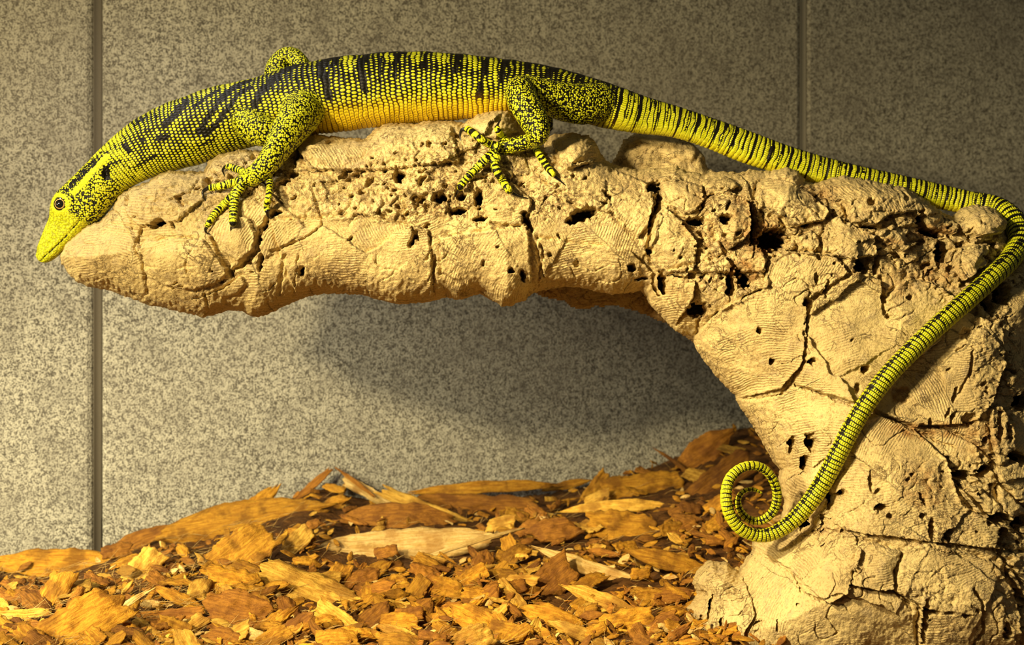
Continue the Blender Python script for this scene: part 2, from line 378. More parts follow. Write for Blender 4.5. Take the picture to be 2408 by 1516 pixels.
# named flaps: polygon, height, doming
FLAPS = [
 ([(330,600),(340,570),(420,560),(480,565),(540,640),(520,665),(460,682),(390,672),(350,650)],9),
 ([(498,548),(520,520),(560,508),(590,515),(606,560),(596,590),(565,616),(530,592)],13),
 ([(515,690),(570,648),(583,670),(560,692),(530,700)],6),
 ([(130,600),(200,525),(310,535),(336,600),(345,690),(220,690)],4),
 ([(300,440),(480,400),(484,470),(420,520),(328,532),(300,500)],8),
 ([(700,350),(860,318),(920,280),(1000,280),(1062,300),(1080,380),(900,400),(730,400)],12),
 ([(1090,285),(1200,250),(1240,300),(1180,322),(1110,332)],14),
 ([(1110,430),(1180,410),(1252,470),(1232,532),(1150,522)],9),
 ([(1258,400),(1400,380),(1538,440),(1530,520),(1500,560),(1440,500),(1380,490),(1330,470)],11),
 ([(1290,320),(1400,330),(1420,375),(1330,402)],14),
 ([(1262,560),(1480,590),(1532,640),(1530,668),(1430,690),(1280,652)],7),
 ([(640,520),(850,510),(1008,540),(1020,700),(700,700),(660,600)],4),
 ([(1036,560),(1240,530),(1252,690),(1190,720),(1040,640)],8),
 ([(1545,500),(1562,488),(1602,522),(1638,575),(1635,622),(1610,652),(1560,642),(1535,620),(1526,580),(1535,540)],28),
 ([(1515,690),(1528,668),(1545,697),(1570,690),(1575,648),(1632,660),(1628,702),(1600,742),(1585,768),(1550,745)],24),
 ([(1655,478),(1668,462),(1710,455),(1750,472),(1762,510),(1758,545),(1742,566),(1710,588),(1690,560),(1675,525)],34),
 ([(1545,432),(1590,420),(1652,438),(1652,490),(1610,505),(1562,472)],18),
 ([(1650,425),(1700,412),(1738,440),(1700,455),(1660,460)],16),
 ([(1780,435),(1800,420),(1850,428),(1900,460),(1942,500),(1930,520),(1858,534),(1832,510),(1780,492)],36),
 ([(1930,430),(1985,405),(2060,422),(2120,436),(2190,480),(2245,530),(2238,552),(2180,536),(2140,500),(2088,505),(2050,530),(2000,522),(1985,480),(1942,462)],30),
 ([(2240,520),(2260,480),(2310,470),(2360,500),(2372,530),(2340,552),(2292,556),(2250,542)],26),
 ([(1930,560),(1945,520),(1970,508),(2010,535),(2052,556),(2058,600),(2000,612),(1930,600)],22),
 ([(1873,562),(1905,540),(1925,572),(1900,602),(1875,592)],18),
 ([(2055,545),(2090,530),(2132,540),(2130,570),(2162,568),(2120,592),(2060,562)],20),
 ([(2235,622),(2246,582),(2322,572),(2312,622),(2262,662)],18),
 ([(1560,640),(1720,600),(1740,560),(1790,580),(1795,640),(1720,640),(1660,640)],8),
 ([(1625,800),(1700,722),(1790,682),(1808,612),(1850,590),(1960,600),(1992,640),(1900,702),(1892,780),(1886,850),(1832,912),(1730,937),(1690,885),(1640,835)],15),
 ([(1900,740),(1920,700),(2015,636),(2072,660),(2074,712),(2132,652),(2182,662),(2244,702),(2200,800),(2120,860),(2020,948),(1870,905),(1890,850)],10),
 ([(2110,860),(2250,722),(2352,770),(2352,860),(2326,940),(2282,992),(2150,1002),(2020,948)],13),
 ([(2010,990),(2060,972),(2150,1010),(2222,1080),(2232,1110),(2252,1180),(2345,1235),(2360,1290),(2130,1262),(1980,1242),(1920,1200),(1990,1100)],16),
 ([(1775,1285),(1850,1268),(1880,1250),(2000,1250),(2012,1290),(1988,1388),(1945,1416),(1902,1382),(1850,1332)],22),
 ([(2010,1262),(2110,1290),(2096,1382),(2050,1385),(1996,1368)],13),
 ([(2110,1290),(2180,1268),(2330,1320),(2392,1400),(2392,1620),(2150,1620),(2160,1430),(2100,1384)],9),
 ([(1625,1355),(1670,1310),(1735,1330),(1762,1400),(1772,1442),(1740,1500),(1600,1540),(1600,1430)],20),
 ([(2250,1150),(2290,1140),(2345,1185),(2352,1200),(2310,1215)],12),
 ([(2340,1100),(2420,1070),(2560,1080),(2560,1240),(2400,1250),(2350,1200)],14),
 ([(2360,1330),(2390,1300),(2560,1300),(2560,1500),(2420,1420)],16),
 ([(2320,960),(2345,950),(2372,1000),(2380,1070),(2340,1090),(2322,1020)],12),
]
FK = 1.5
FM = []
for poly, h in FLAPS:
    p = np.array(poly); i0 = max(0, int((p[:, 0].min()-30-gx[0])/GS)); i1 = int((p[:, 0].max()+30-gx[0])/GS)
    j0 = max(0, int((p[:, 1].min()-30-gy_[0])/GS)); j1 = int((p[:, 1].max()+30-gy_[0])/GS)
    sl = (slice(j0, j1), slice(i0, i1)); sd = poly_sd(GX[sl]+2.5*noise(GX[sl]/9, GY[sl]/9, 31)+2*noise(GX[sl]/24, GY[sl]/24, 32), GY[sl]+2.5*noise(GX[sl]/9, GY[sl]/9, 37), poly)
    FM.append((sl, sd, h, np.ptp(p[:, 1])*0.35))
    ROUGH[sl] *= 1-(0.62 if h >= 15 else 0.35)*sst(2, 9, sd)
# base plates: large warped cells with their own level and tilt
rs = random.Random(5)
seeds = [(200,610),(420,480),(430,620),(600,560),(560,670),(780,620),(760,440),(760,360),(960,340),(950,620),(1130,610),(1180,470),(1060,470),(1380,620),(1360,420),(1480,540),(1600,450),
 (1590,580),(1580,700),(1700,650),(1720,520),(1850,470),(1900,640),(1780,760),(2050,470),(2120,620),(2010,760),(1800,850),(2200,780),(2120,900),(2290,860),(2300,620),(2400,760),(1900,1000),
 (2100,1060),(2200,1150),(2000,1150),(2330,1050),(1900,1310),(2060,1330),(2220,1380),(1690,1400),(1810,1420),(1980,1480),(2380,1200),(2400,1450),(2330,1260),(660,640),(860,520),(1250,560)]
d1 = np.full(GX.shape, 1e9); d2 = d1.copy(); idx = np.zeros(GX.shape, int)
for i, (a, b) in enumerate(seeds):
    d = np.hypot(WX-a, (WY-b)*1.15); m = d < d1
    d2 = np.where(m, d1, np.minimum(d2, d)); idx = np.where(m, i, idx); d1 = np.where(m, d, d1)
lev = np.array([rs.uniform(0, 15) for _ in seeds]); tx = np.array([rs.uniform(-.05, .05) for _ in seeds]); ty = np.array([rs.uniform(-.05, .05) for _ in seeds])
sa = np.array(seeds, float); R += lev[idx]+tx[idx]*(GX-sa[idx, 0])+ty[idx]*(GY-sa[idx, 1])
far = np.array([rs.choice([(0, -260), (-200, 160), (40, 300), (220, 120), (-60, -320)]) for _ in seeds], float)
STRI = np.hypot(GX-sa[idx, 0]-far[idx, 0], GY-sa[idx, 1]-far[idx, 1])+4*fbm(GX/60, GY/60, 91, 2)
# the nose end has clean bands round a centre to its lower left
# small flakes in the rough zones
jx = np.floor(WF1/46); jy = np.floor(WF2/38); e1 = np.full(GX.shape, 1e9); e2 = e1.copy(); fl_h = np.zeros(GX.shape)
for dx in (-1, 0, 1):
    for dy in (-1, 0, 1):
        X0 = (jx+dx+hash2(jx+dx, jy+dy, 3))*46; Y0 = (jy+dy+hash2(jx+dx, jy+dy, 4))*38
        d = np.hypot(WF1-X0, (WF2-Y0)*1.3); m = d < e1
        e2 = np.where(m, e1, np.minimum(e2, d)); fl_h = np.where(m, hash2(jx+dx, jy+dy, 9), fl_h); e1 = np.where(m, d, e1)
R += ROUGH*(fl_h*15-5)
R -= ROUGH*6*(1-sst(0, 3.5, e2-e1))*(noise(GX/30, GY/30, 8) > -0.05)
R += ROUGH*(7*fbm(GX/22, GY/18, 51, 3))+1.3*fbm(GX/9, GY/9, 61, 2)*(0.35+ROUGH)
for sl, sd, h, sz in FM:
    m = sst(-0.8, 1.2, sd); big_ = 1.0 if h >= 15 else 0.75; h = h if h >= 15 else h*1.4
    R[sl] += h*FK*m*(0.60+0.40*sst(0, sz, sd))+2.5*np.exp(-((sd-4)/3)**2)*big_
    R[sl] -= big_*15*(1-sst(0, 13, -sd))*(sd < 0)*(0.55+0.9*noise(GX[sl]/26, GY[sl]/26, 44))
def pit_mask(px, py, rx, ry, ang=0):
    i0 = max(0, int((px-2*max(rx, ry)-8-gx[0])/GS)); i1 = int((px+2*max(rx, ry)+8-gx[0])/GS)
    j0 = max(0, int((py-2*max(rx, ry)-8-gy_[0])/GS)); j1 = int((py+2*max(rx, ry)+8-gy_[0])/GS)
    sl = (slice(j0, j1), slice(i0, i1)); a = math.radians(ang)
    X = WF1[sl]-W1[sl]*0.5+0.35*rx*noise(GX[sl]/11, GY[sl]/11, int(px))-px; Y = WF2[sl]-W2[sl]*0.5+0.35*ry*noise(GX[sl]/11, GY[sl]/11, int(py)+7)-py
    q = np.hypot((X*math.cos(a)-Y*math.sin(a))/rx, (X*math.sin(a)+Y*math.cos(a))/ry)
    return sl, q
# holes: x, y, rx, ry, angle, depth(px)
HOLES = [(302,474,8,16,0,26),(372,526,19,9,25,45),(335,545,8,12,0,14),(780,334,11,8,0,35),(938,413,13,18,0,55),(698,370,5,34,-8,40),(688,412,14,8,0,30),(613,617,6,24,-8,45),(710,638,9,14,0,35),
 (648,503,15,9,20,40),(618,545,6,30,-30,35),(575,620,25,9,30,22),(545,640,8,16,40,30),(970,566,7,18,-25,40),(978,552,6,18,30,32),(808,502,11,8,0,16),(1035,465,19,13,10,60),(1076,497,22,8,5,55),(1126,465,11,20,-10,50),
 (1128,514,18,5,5,45),(1084,462,14,10,0,40),(985,468,15,12,0,28),(1005,485,10,7,0,25),(850,452,10,5,0,25),(1370,505,34,17,15,60),(1345,520,14,10,0,50),(1240,522,7,28,30,45),(1136,620,4,7,0,20),(1202,637,8,7,0,50),(1229,648,7,14,10,45),
 (1355,621,7,9,0,18),(1483,630,10,10,0,55),(1505,655,16,5,5,35),(1527,590,9,8,0,50),(1540,440,22,14,0,55),(1548,478,8,28,-15,50),(1530,520,5,30,-10,40),(1558,665,12,30,8,60),(1640,521,26,12,-5,60),(1700,520,16,14,0,50),(1703,490,4,12,-25,30),
 (1770,545,10,40,0,40),(1820,565,45,32,5,60),(1765,500,10,30,0,45),(1735,640,10,12,0,35),(1718,668,12,36,0,50),(1752,660,22,22,0,38),(1640,728,28,20,10,34),(1783,776,8,8,0,50),(1811,848,8,8,0,50),(1905,849,12,8,20,35),(2030,867,10,10,0,45),
 (2012,912,8,12,0,25),(2112,927,22,18,0,12),(1895,712,13,12,20,50),(1940,680,5,22,-10,30),(1915,655,5,16,0,25),(2025,625,22,22,0,35),(2062,620,8,24,-10,45),(2078,700,9,12,0,30),(2215,592,18,34,0,70),(2160,515,9,20,20,50),(2190,548,34,9,-18,35),(2120,465,6,14,0,35),
 (2050,535,35,6,-5,40),(2260,575,18,7,0,30),(2350,692,22,26,0,60),(2318,710,12,34,25,45),(2265,785,15,14,0,18),(2270,850,4,34,0,28),(2235,925,5,20,-15,28),(2273,985,22,16,-20,24),(2182,990,5,9,0,30),(2220,970,5,12,-20,30),(2232,978,5,16,-20,30),
 (2385,1075,28,14,-20,60),(2400,945,24,22,0,60),(2262,1116,24,12,0,55),(2312,1104,28,13,40,50),(2228,1085,7,14,0,45),(2340,1005,7,30,0,40),(2362,1010,6,28,0,40),(2345,1215,26,16,0,50),(2352,1260,12,24,-30,55),(2395,1225,22,20,0,50),
 (1862,1045,11,20,0,50),(1905,1040,15,24,20,50),(1893,1088,16,20,0,55),(1952,1176,12,24,-15,50),(1978,1158,13,9,0,40),(2043,1130,6,26,0,32),(2064,1190,17,9,10,55),(2180,1240,8,24,0,60),(2218,1258,7,16,35,40),(1895,1228,20,26,20,45),(1668,1424,7,32,-12,45),
 (1692,1460,5,16,0,40),(1645,1460,6,20,0,35),(1650,1395,10,10,0,25),(1780,1465,12,5,40,30),(1828,1470,3,16,0,25),(2170,1460,7,60,-6,45),(2185,1435,24,6,-8,40),(2225,1435,10,5,0,20),(2395,1400,12,16,0,45),(2368,1350,6,16,0,30),(2360,1480,10,20,0,35)]
pits = []
for h in HOLES: pits.append(h)
rr = random.Random(21); cnt = 0
while cnt < 260:
    a = rr.uniform(300, 2520); b = rr.uniform(290, 1600); j = int((b-gy_[0])/GS); i = int((a-gx[0])/GS)
    if not (0 <= j < R.shape[0] and 0 <= i < R.shape[1]) or SD[j, i] < 14 or rr.random() > ROUGH[j, i]**1.5+0.03: continue
    r_ = rr.choice([2.5, 3.5, 3.5, 5, 5, 8]); pits.append((a, b, r_*rr.uniform(.8, 2.2), r_*rr.uniform(.6, 1.1), rr.uniform(-60, 60), rr.uniform(8, 14)+r_*2)); cnt += 1
OPEN = np.zeros(GX.shape, bool)
for (a, b, rx, ry, an, dp) in pits:
    sl, q = pit_mask(a, b, max(rx, 3), max(ry, 3), an)
    R[sl] -= dp*(1-sst(0.72, 1.08, q))
    if dp >= 34: OPEN[sl] |= q < 0.74
CRACKS = [([(1870,905),(1930,925),(1990,948),(2060,972),(2130,1002),(2190,1030),(2240,1050)],3,12),([(2160,1000),(2230,1010),(2290,1040),(2335,1085)],4,16),([(1888,780),(1886,850),(1860,900),(1838,925)],3.5,16),([(1838,925),(1800,935),(1745,938)],2,10),
 ([(1772,1300),(1830,1325),(1866,1350),(1885,1390),(1950,1420)],2.6,14),([(1950,1420),(1988,1405),(1990,1380)],3,18),([(1990,1368),(2050,1385),(2100,1390),(2160,1420),(2155,1520)],3,18),([(2100,1385),(2095,1350),(2112,1300)],3,16),([(2280,1380),(2300,1410),(2305,1480),(2280,1510)],3.4,18),
 ([(2072,650),(2074,712),(2080,735)],4,18),([(1900,690),(1892,760)],3,12),([(2352,760),(2362,860),(2330,940)],3.5,16),([(2270,830),(2266,880),(2240,930)],2.4,12),([(480,690),(492,725),(500,742)],3,16),([(540,672),(500,690),(455,700)],2.2,10),([(1020,700),(1018,640),(1024,600)],3,10),
 ([(1262,690),(1268,640),(1280,600),(1262,560)],3,12),([(730,440),(750,490),(760,530),(720,560),(640,590)],2.5,11),([(640,500),(610,540),(608,590),(570,618)],4,18),([(500,560),(540,630),(545,650)],5,22),([(2330,1090),(2350,1140),(2400,1190)],4,22),([(2240,1120),(2290,1180),(2345,1230)],5,24),([(2345,1240),(2350,1300),(2400,1370)],4,20),
 ([(690,690),(698,640),(705,600)],2,8),([(668,600),(662,650),(660,690)],5,9),([(330,540),(322,590),(340,620)],3,12),([(410,470),(450,455),(472,420)],2.2,10),([(1850,590),(1960,600),(1992,640)],3,12),([(1640,800),(1640,760),(1660,730)],3,14),([(1390,830)]+[(1390,830)],1,0)]
for pts, wd, dp in CRACKS:
    if dp == 0: continue
    p = np.array(pts); i0 = max(0, int((p[:, 0].min()-30-gx[0])/GS)); i1 = int((p[:, 0].max()+30-gx[0])/GS)
    j0 = max(0, int((p[:, 1].min()-30-gy_[0])/GS)); j1 = int((p[:, 1].max()+30-gy_[0])/GS); sl = (slice(j0, j1), slice(i0, i1))
    d = line_d(WF1[sl], WF2[sl], pts)*(1+0.5*noise(GX[sl]/17, GY[sl]/17, 77))
    R[sl] -= dp*(1-sst(wd*0.5, wd*1.3, d))
# auto hairline cracks
hc = np.abs(noise(WX/75, WY/60, 101)); hm = sst(0.1, 0.35, noise(GX/120, GY/120, 104))
R -= 7*(1-sst(0.012, 0.04, hc))*np.maximum(hm, ROUGH)
hc = np.abs(noise(WX/34, WY/26, 111)); R -= 5*(1-sst(0.02, 0.07, hc))*ROUGH*sst(0.0, 0.3, noise(GX/60, GY/60, 105))
# broken inner bark that is naturally rust brown
for a, b, rx, ry, k in [(1740,500,40,50,.5),(1790,560,60,45,.9),(1690,560,50,50,.35),(1745,640,40,40,.7),(1620,540,40,30,.4),(1650,470,35,28,.3),(2190,545,50,18,.7),(2100,570,50,12,.5),(2190,1010,130,26,.6),(2290,1030,60,60,.5),(2160,1140,60,60,.5),(2110,925,28,24,.7),(2205,640,60,40,.4),(1640,735,34,26,.5),(1590,700,30,40,.3),(2100,660,60,50,.35),(1930,440,40,40,.35)]:
    STAIN = np.maximum(STAIN, 1.5*k*(1-sst(0.5, 1.3, np.hypot((WX-a)/rx, (WY-b)/ry))*1.0)*(0.6+0.5*noise(GX/18, GY/18, 88)))
R = R*sst(-2, 26, SD)                      # relief fades at the outline
BY = base_y(GX, GY, np.maximum(SD, 0))
def cork_y(px, py, floor=-14):             # front surface without deep pits
    r = np.maximum(R, floor)
    return bil(BY-r*S, np.asarray(px, float), np.asarray(py, float), gx[0], gy_[0], GS)
def build_cork():
    mask = SD > 0
    # keep only cells whose four corners are inside
    c = mask[:-1, :-1] & mask[1:, :-1] & mask[:-1, 1:] & mask[1:, 1:]
    used = np.zeros(mask.shape, bool); opn = OPEN & (SD > 30)
    opc = opn[:-1, :-1] & opn[1:, 1:] & opn[1:, :-1] & opn[:-1, 1:]
    for a in (0, 1):
        for b in (0, 1): used[a:mask.shape[0]-1+a, b:mask.shape[1]-1+b] |= c
    cc = np.zeros((mask.shape[0]+1, mask.shape[1]+1), int); cc[1:-1, 1:-1] = c
    cntc = cc[:-1, :-1]+cc[1:, :-1]+cc[:-1, 1:]+cc[1:, 1:]
    bd = used & (cntc < 4)
    gyy, gxx = np.gradient(SD, GS); gn = np.hypot(gxx, gyy)+1e-6
    mv = np.where(bd, np.clip(SD/gn, 0, 3.0), 0)
    PX = GX-gxx/gn*mv; PY = GY-gyy/gn*mv
    by = np.where(bd, 0, BY)
    k = S*(CD+by); fy = by-np.where(bd, 0, R)*S
    Vf = np.stack([(PX-1204)*k, fy, ZC+(758-PY)*k], -1)
    t = np.clip(SD/150, 0, 1); yb = 0.045*np.sqrt(np.clip(1-(1-t)**2, 0, 1))+0.004*fbm(GX/60, GY/60, 33, 3)*t
    kb = S*(CD+0*yb); Vb = np.stack([(PX-1204)*kb, yb, ZC+(758-PY)*kb], -1)
    idf = np.full(mask.shape, -1); idf[used] = np.arange(used.sum()); nf = used.sum()
    inner = used & ~bd; idb = idf.copy(); idb[inner] = nf+np.arange(inner.sum())
    J, I = np.nonzero(c)
    def quads(ID): return np.stack([ID[J, I], ID[J, I+1], ID[J+1, I+1], ID[J+1, I]], 1)
    F = np.vstack([quads(idf)[:, ::-1][~opc[J, I]], quads(idb)])
    V = np.vstack([Vf[used], Vb[inner]])
    me = mesh_np('cork_bark', V, F, M_CORK)
    for nm, A in (('stri', STRI), ('rough', ROUGH), ('stain', STAIN)):
        attr(me, nm, np.r_[A[used], A[inner]])
    return me
cork = link('cork_bark', build_cork(), label='large knobbly pale cork bark log arching from left to right under the lizard', category='cork bark')
# lumps of bark seen behind the ridge and behind the underside
def lump(name, poly, y0, depth, relief, seed, mat, gs=4.0):
    p = np.array(poly, float); xs = np.arange(p[:, 0].min()-4, p[:, 0].max()+8, gs); ys = np.arange(p[:, 1].min()-4, p[:, 1].max()+8, gs)
    X, Y = np.meshgrid(xs, ys); sd = poly_sd(X, Y, poly)+2.5*noise(X/14, Y/14, seed)
    m = sd > 0; c = m[:-1, :-1] & m[1:, :-1] & m[:-1, 1:] & m[1:, 1:]
    hw = min(np.ptp(p[:, 0]), np.ptp(p[:, 1]))/2; t = np.clip(sd/hw, 0, 1); pr = np.sqrt(1-(1-t)**2)
    rel = relief*fbm(X/40, Y/30, seed+3, 4)*pr-8*(1-sst(.02, .07, np.abs(noise(X/50, Y/35, seed+9))))*pr
    k = S*(CD+y0); F = []; idx = np.arange(X.size).reshape(X.shape); J, I = np.nonzero(c)
    q = np.stack([idx[J, I], idx[J, I+1], idx[J+1, I+1], idx[J+1, I]], 1)
    Vf = np.stack([(X-1204)*k, y0-depth*pr-rel*S, ZC+(758-Y)*k], -1).reshape(-1, 3)
    Vb = np.stack([(X-1204)*k, y0+depth*0.7*pr+1e-5, ZC+(758-Y)*k], -1).reshape(-1, 3)
    n = len(Vf); V = np.vstack([Vf, Vb]); 
    edge = {}
    for a, b in [(0, 1), (1, 2), (2, 3), (3, 0)]:
        for u, v in zip(q[:, a].tolist(), q[:, b].tolist()):
            if (v, u) in edge: del edge[(v, u)]
            else: edge[(u, v)] = 1
    side = np.array([(v, u, u+n, v+n) for u, v in edge])
    F = np.vstack([q[:, ::-1], q+n, side[:, ::-1]])
    us, inv = np.unique(F, return_inverse=True); V = V[us]; F = inv.reshape(F.shape)
    me = mesh_np(name, V, F, mat)
    st = np.hypot(X-p[:, 0].mean(), Y-p[:, 1].mean()-300).ravel(); st = np.r_[st, st][us]
    attr(me, 'stri', st); attr(me, 'rough', np.full(len(us), 0.3)); attr(me, 'stain', np.zeros(len(us)))
    return me
link('bark_knob', lump('bark_knob', [(1405,470),(1420,400),(1445,370),(1465,330),(1495,312),(1560,318),(1620,330),(1652,360),(1665,395),(1720,420),(1720,470)], 0.045, 0.02, 14, 201, M_CORK), cork, label='smoother bark knob on the far side of the ridge')
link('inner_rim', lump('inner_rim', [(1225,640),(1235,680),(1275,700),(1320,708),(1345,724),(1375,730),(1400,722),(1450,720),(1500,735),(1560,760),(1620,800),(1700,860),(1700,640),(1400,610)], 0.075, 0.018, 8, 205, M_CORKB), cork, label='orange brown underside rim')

# ------------------------------------------------------------------ the lizard
# rows: top edge x,y, bottom edge x,y, depth factor, y
BODY = [
 (84,600,98,616,.80,0),(88,584,120,612,.80,0),(97,561,143,594,.78,0),(107,535,165,569,.76,0),(118,509,190,547,.76,0),(128,470,216,524,.80,0),(152,441,243,504,.86,0),(190,402,276,467,.90,0),
 (232,356,307,440,.88,0),(275,315,348,420,.86,0),(330,274,400,402,.88,0),(400,240,466,386,.90,0),(470,216,530,362,.92,0),(540,197,588,345,.95,0),(620,178,652,332,.98,0),(700,153,722,318,1.0,0),
 (780,138,790,310,1.0,0),(860,128,865,301,1.0,0),(950,123,950,291,1.0,0),(1040,124,1035,285,1.0,0),(1130,132,1112,276,1.0,0),(1220,144,1196,266,1.0,0),(1310,160,1280,270,1.0,0),(1385,181,1360,288,.98,0),
 (1455,204,1432,303,.92,0),(1525,229,1500,313,.85,0.003),(1600,252,1578,322,.8,0.005),(1680,279,1656,346,.78,0.008),(1765,309,1740,380,.78,0.010),(1850,341,1828,408,.8,0.012),(1930,366,1910,430,.8,0.013),(2010,387,1994,448,.82,0.013),
 (2100,407,2086,466,.85,0.013),(2200,430,2186,487,.88,0.013),(2280,449,2266,502,.9,0.010)]
# rest of the tail: centre x, y, half width, depth mode (number = y, None = lies on the cork)
TAIL = [(2340,490,29,0.004),(2382,520,29,-0.012),(2398,562,28,-0.030),(2378,606,27,None),(2340,645,26.5,None),(2280,700,26,None),(2215,757,25.5,None),(2150,818,25,None),(2090,880,25,None),(2040,945,24.5,None),(2000,1010,24.5,None),
 (1962,1085,24,None),(1925,1150,24,None),(1884,1205,22,None),(1840,1242,19.5,None),(1802,1258,18,-0.135),(1768,1256,17,-0.137),(1737,1239,16.5,-0.138),(1714,1205,15.5,-0.138),(1707,1165,14.8,-0.137),(1715,1127,13.8,-0.135),(1738,1103,12.8,-0.133),(1768,1094,12.2,-0.131),(1797,1103,12,-0.129),
 (1818,1128,12,-0.127),(1827,1158,11.8,-0.125),(1824,1188,11.5,-0.124),(1810,1211,11,-0.123),(1787,1224,10.5,-0.122),(1760,1220,10,-0.122),(1741,1200,9,-0.122),(1736,1175,7.5,-0.122),(1746,1157,6.5,-0.122),(1764,1150,5.5,-0.122),(1780,1153,4.5,-0.122),(1792,1160,2.6,-0.122)]
rows = []
for a in BODY:
    mx, my = (a[0]+a[2])/2, (a[1]+a[3])/2; hh = math.hypot(a[0]-a[2], a[1]-a[3])/2
    rows.append([mx, my, hh, hh*a[4], a[5], 0, 0])
for (x, y, r, yy) in TAIL:
    if yy is None: yy = float(min(cork_y(x+dx, y+dy, -5) for dx in (-14, 0, 14) for dy in (-10, 0, 10)))-r*S*0.93
    rows.append([x, y, r, r*0.9, yy, 0, 0])
rows = np.array(rows, float)
nb = len(BODY)
# smooth the tail's own distance a little where it lies on the bark
ye = rows[nb+12, 4]-0.002
rows[nb+13:, 4] = ye+(rows[nb+13:, 4]+0.135)
for j, q in ((13, 0), (14, 0)): rows[nb+j, 4] = ye
print('tail y', ye)
for _ in range(3): rows[nb+2:nb+17, 4] = 0.25*rows[nb+1:nb+16, 4]+0.5*rows[nb+2:nb+17, 4]+0.25*rows[nb+3:nb+18, 4]
path, L = smooth_path(rows, 3.0)
L_TAIL = 1420.0          # arc length (px) at which the tail starts, measured below
C3 = PV(path[:, [0, 1, 4]])
T3 = np.gradient(C3, axis=0); T3 /= np.linalg.norm(T3, axis=1)[:, None]
def frames(T, n0):
    N_ = np.zeros_like(T); n = n0-T[0]*np.dot(n0, T[0]); n /= np.linalg.norm(n); N_[0] = n
    for i in range(1, len(T)):
        n = n-T[i]*np.dot(n, T[i]); n /= np.linalg.norm(n); N_[i] = n
    return N_
N3 = frames(T3, np.array([-0.6, 0, 0.8])); B3 = np.cross(T3, N3)       # B3 points away from the camera (+y)
kk = S*(CD+path[:, 4]); HH = path[:, 2]*kk; HD = path[:, 3]*kk
NA = 120
th = np.linspace(0, 2*math.pi, NA, endpoint=False)          # 0 = dorsal, camera side is where sin < 0
sB = math.copysign(1, B3[len(B3)//4][1])
TAIL_I = int(np.argmin(np.abs(path[:, 0]-1445)+1e4*(L > 2200)))
L_TAIL = L[TAIL_I]
BEND_L = L[int(np.argmin(np.hypot(path[:, 0]-2395, path[:, 1]-560)))]
# where the dorsal line turns to face the viewer on the drooping tail
tw = math.radians(52)*sst(BEND_L-60, BEND_L+120, L)
Lx = L[:, None]*np.ones(NA)[None]; TH = th[None]+0*Lx
c_, s_ = np.cos(TH), np.sin(TH)
hp = sst(330, 160, L)[:, None]                   # 1 on the head
sq = 1.0+0.10*hp*np.abs(np.sin(2*TH))            # squarer head section
up = c_*sq; sd_ = s_*sq
# local (flattened) photo coordinates of every skin vertex, both flanks alike
upx = np.stack([N3[:, 0], -N3[:, 2]], 1)         # image direction of the dorsal side
FX = path[:, 0][:, None]+upx[:, 0][:, None]*up*path[:, 2][:, None]
FY = path[:, 1][:, None]+upx[:, 1][:, None]*up*path[:, 2][:, None]
disp = np.zeros_like(FX)                          # px outward
lat = np.abs(s_)
def gauss(x, y, cx_, cy_, rx, ry, a=0):
    a = math.radians(a); X = x-cx_; Y = y-cy_
    return np.exp(-(((X*math.cos(a)+Y*math.sin(a))/rx)**2+((-X*math.sin(a)+Y*math.cos(a))/ry)**2))
headm = (L < 420)[:, None]
disp += headm*lat*7.0*gauss(FX, FY, 158, 484, 27, 24)            # eye bulge
disp += headm*6.0*gauss(FX, FY, 148, 458, 24, 9, -40)*lat        # brow ridge
disp -= headm*lat*9.0*gauss(FX, FY, 155, 483, 11, 11)            # socket
disp -= headm*lat*11*gauss(FX, FY, 263, 412, 8, 17, -8)          # ear opening
disp += headm*lat*3*gauss(FX, FY, 245, 440, 28, 40, -40)         # jaw muscle
disp -= headm*lat*5*gauss(FX, FY, 112, 548, 12, 26, 30)          # hollow of the snout
MOUTH = [(98,614),(128,590),(158,562),(190,528),(216,500),(240,470)]
dm = line_d(FX, FY, MOUTH); disp -= headm*lat*1.7*np.exp(-(dm/2.2)**2)
disp += headm*lat*1.5*np.exp(-((dm-6)/5)**2)
# loose skin folds on the neck, body breathing relief
disp += 2.2*noise(FX/38, FY/22, 301)*sst(280, 420, L)[:, None]*sst(L_TAIL+60, L_TAIL-60, L)[:, None]
disp += 0.9*np.sin(L*2*math.pi/11.5)[:, None]*sst(560, 700, L)[:, None]*(c_ < -0.35)*sst(L_TAIL, L_TAIL-150, L)[:, None]  # belly creases
disp += 0.55*np.cos(L*2*math.pi/12.0)[:, None]*sst(L_TAIL-30, L_TAIL+40, L)[:, None]*np.minimum(1, path[:, 2]/25)[:, None]
disp += 2.6*sst(BEND_L, BEND_L+60, L)[:, None]*np.exp(-((((TH-tw[:, None]*-sB+math.pi) % (2*math.pi))-math.pi)/0.16)**2)*(0.5+0.5*np.cos(2*np.pi*L/10.5))[:, None]*np.minimum(1, path[:, 2]/20)[:, None]
PTS = C3[:, None, :]+N3[:, None, :]*(up*HH[:, None]+disp*S*c_)[..., None]+B3[:, None, :]*(sd_*HD[:, None]+disp*S*s_)[..., None]*1.0
NR = len(L)
# ---- skin pattern ---------------------------------------------------
yel = np.full(FX.shape, 0.62)
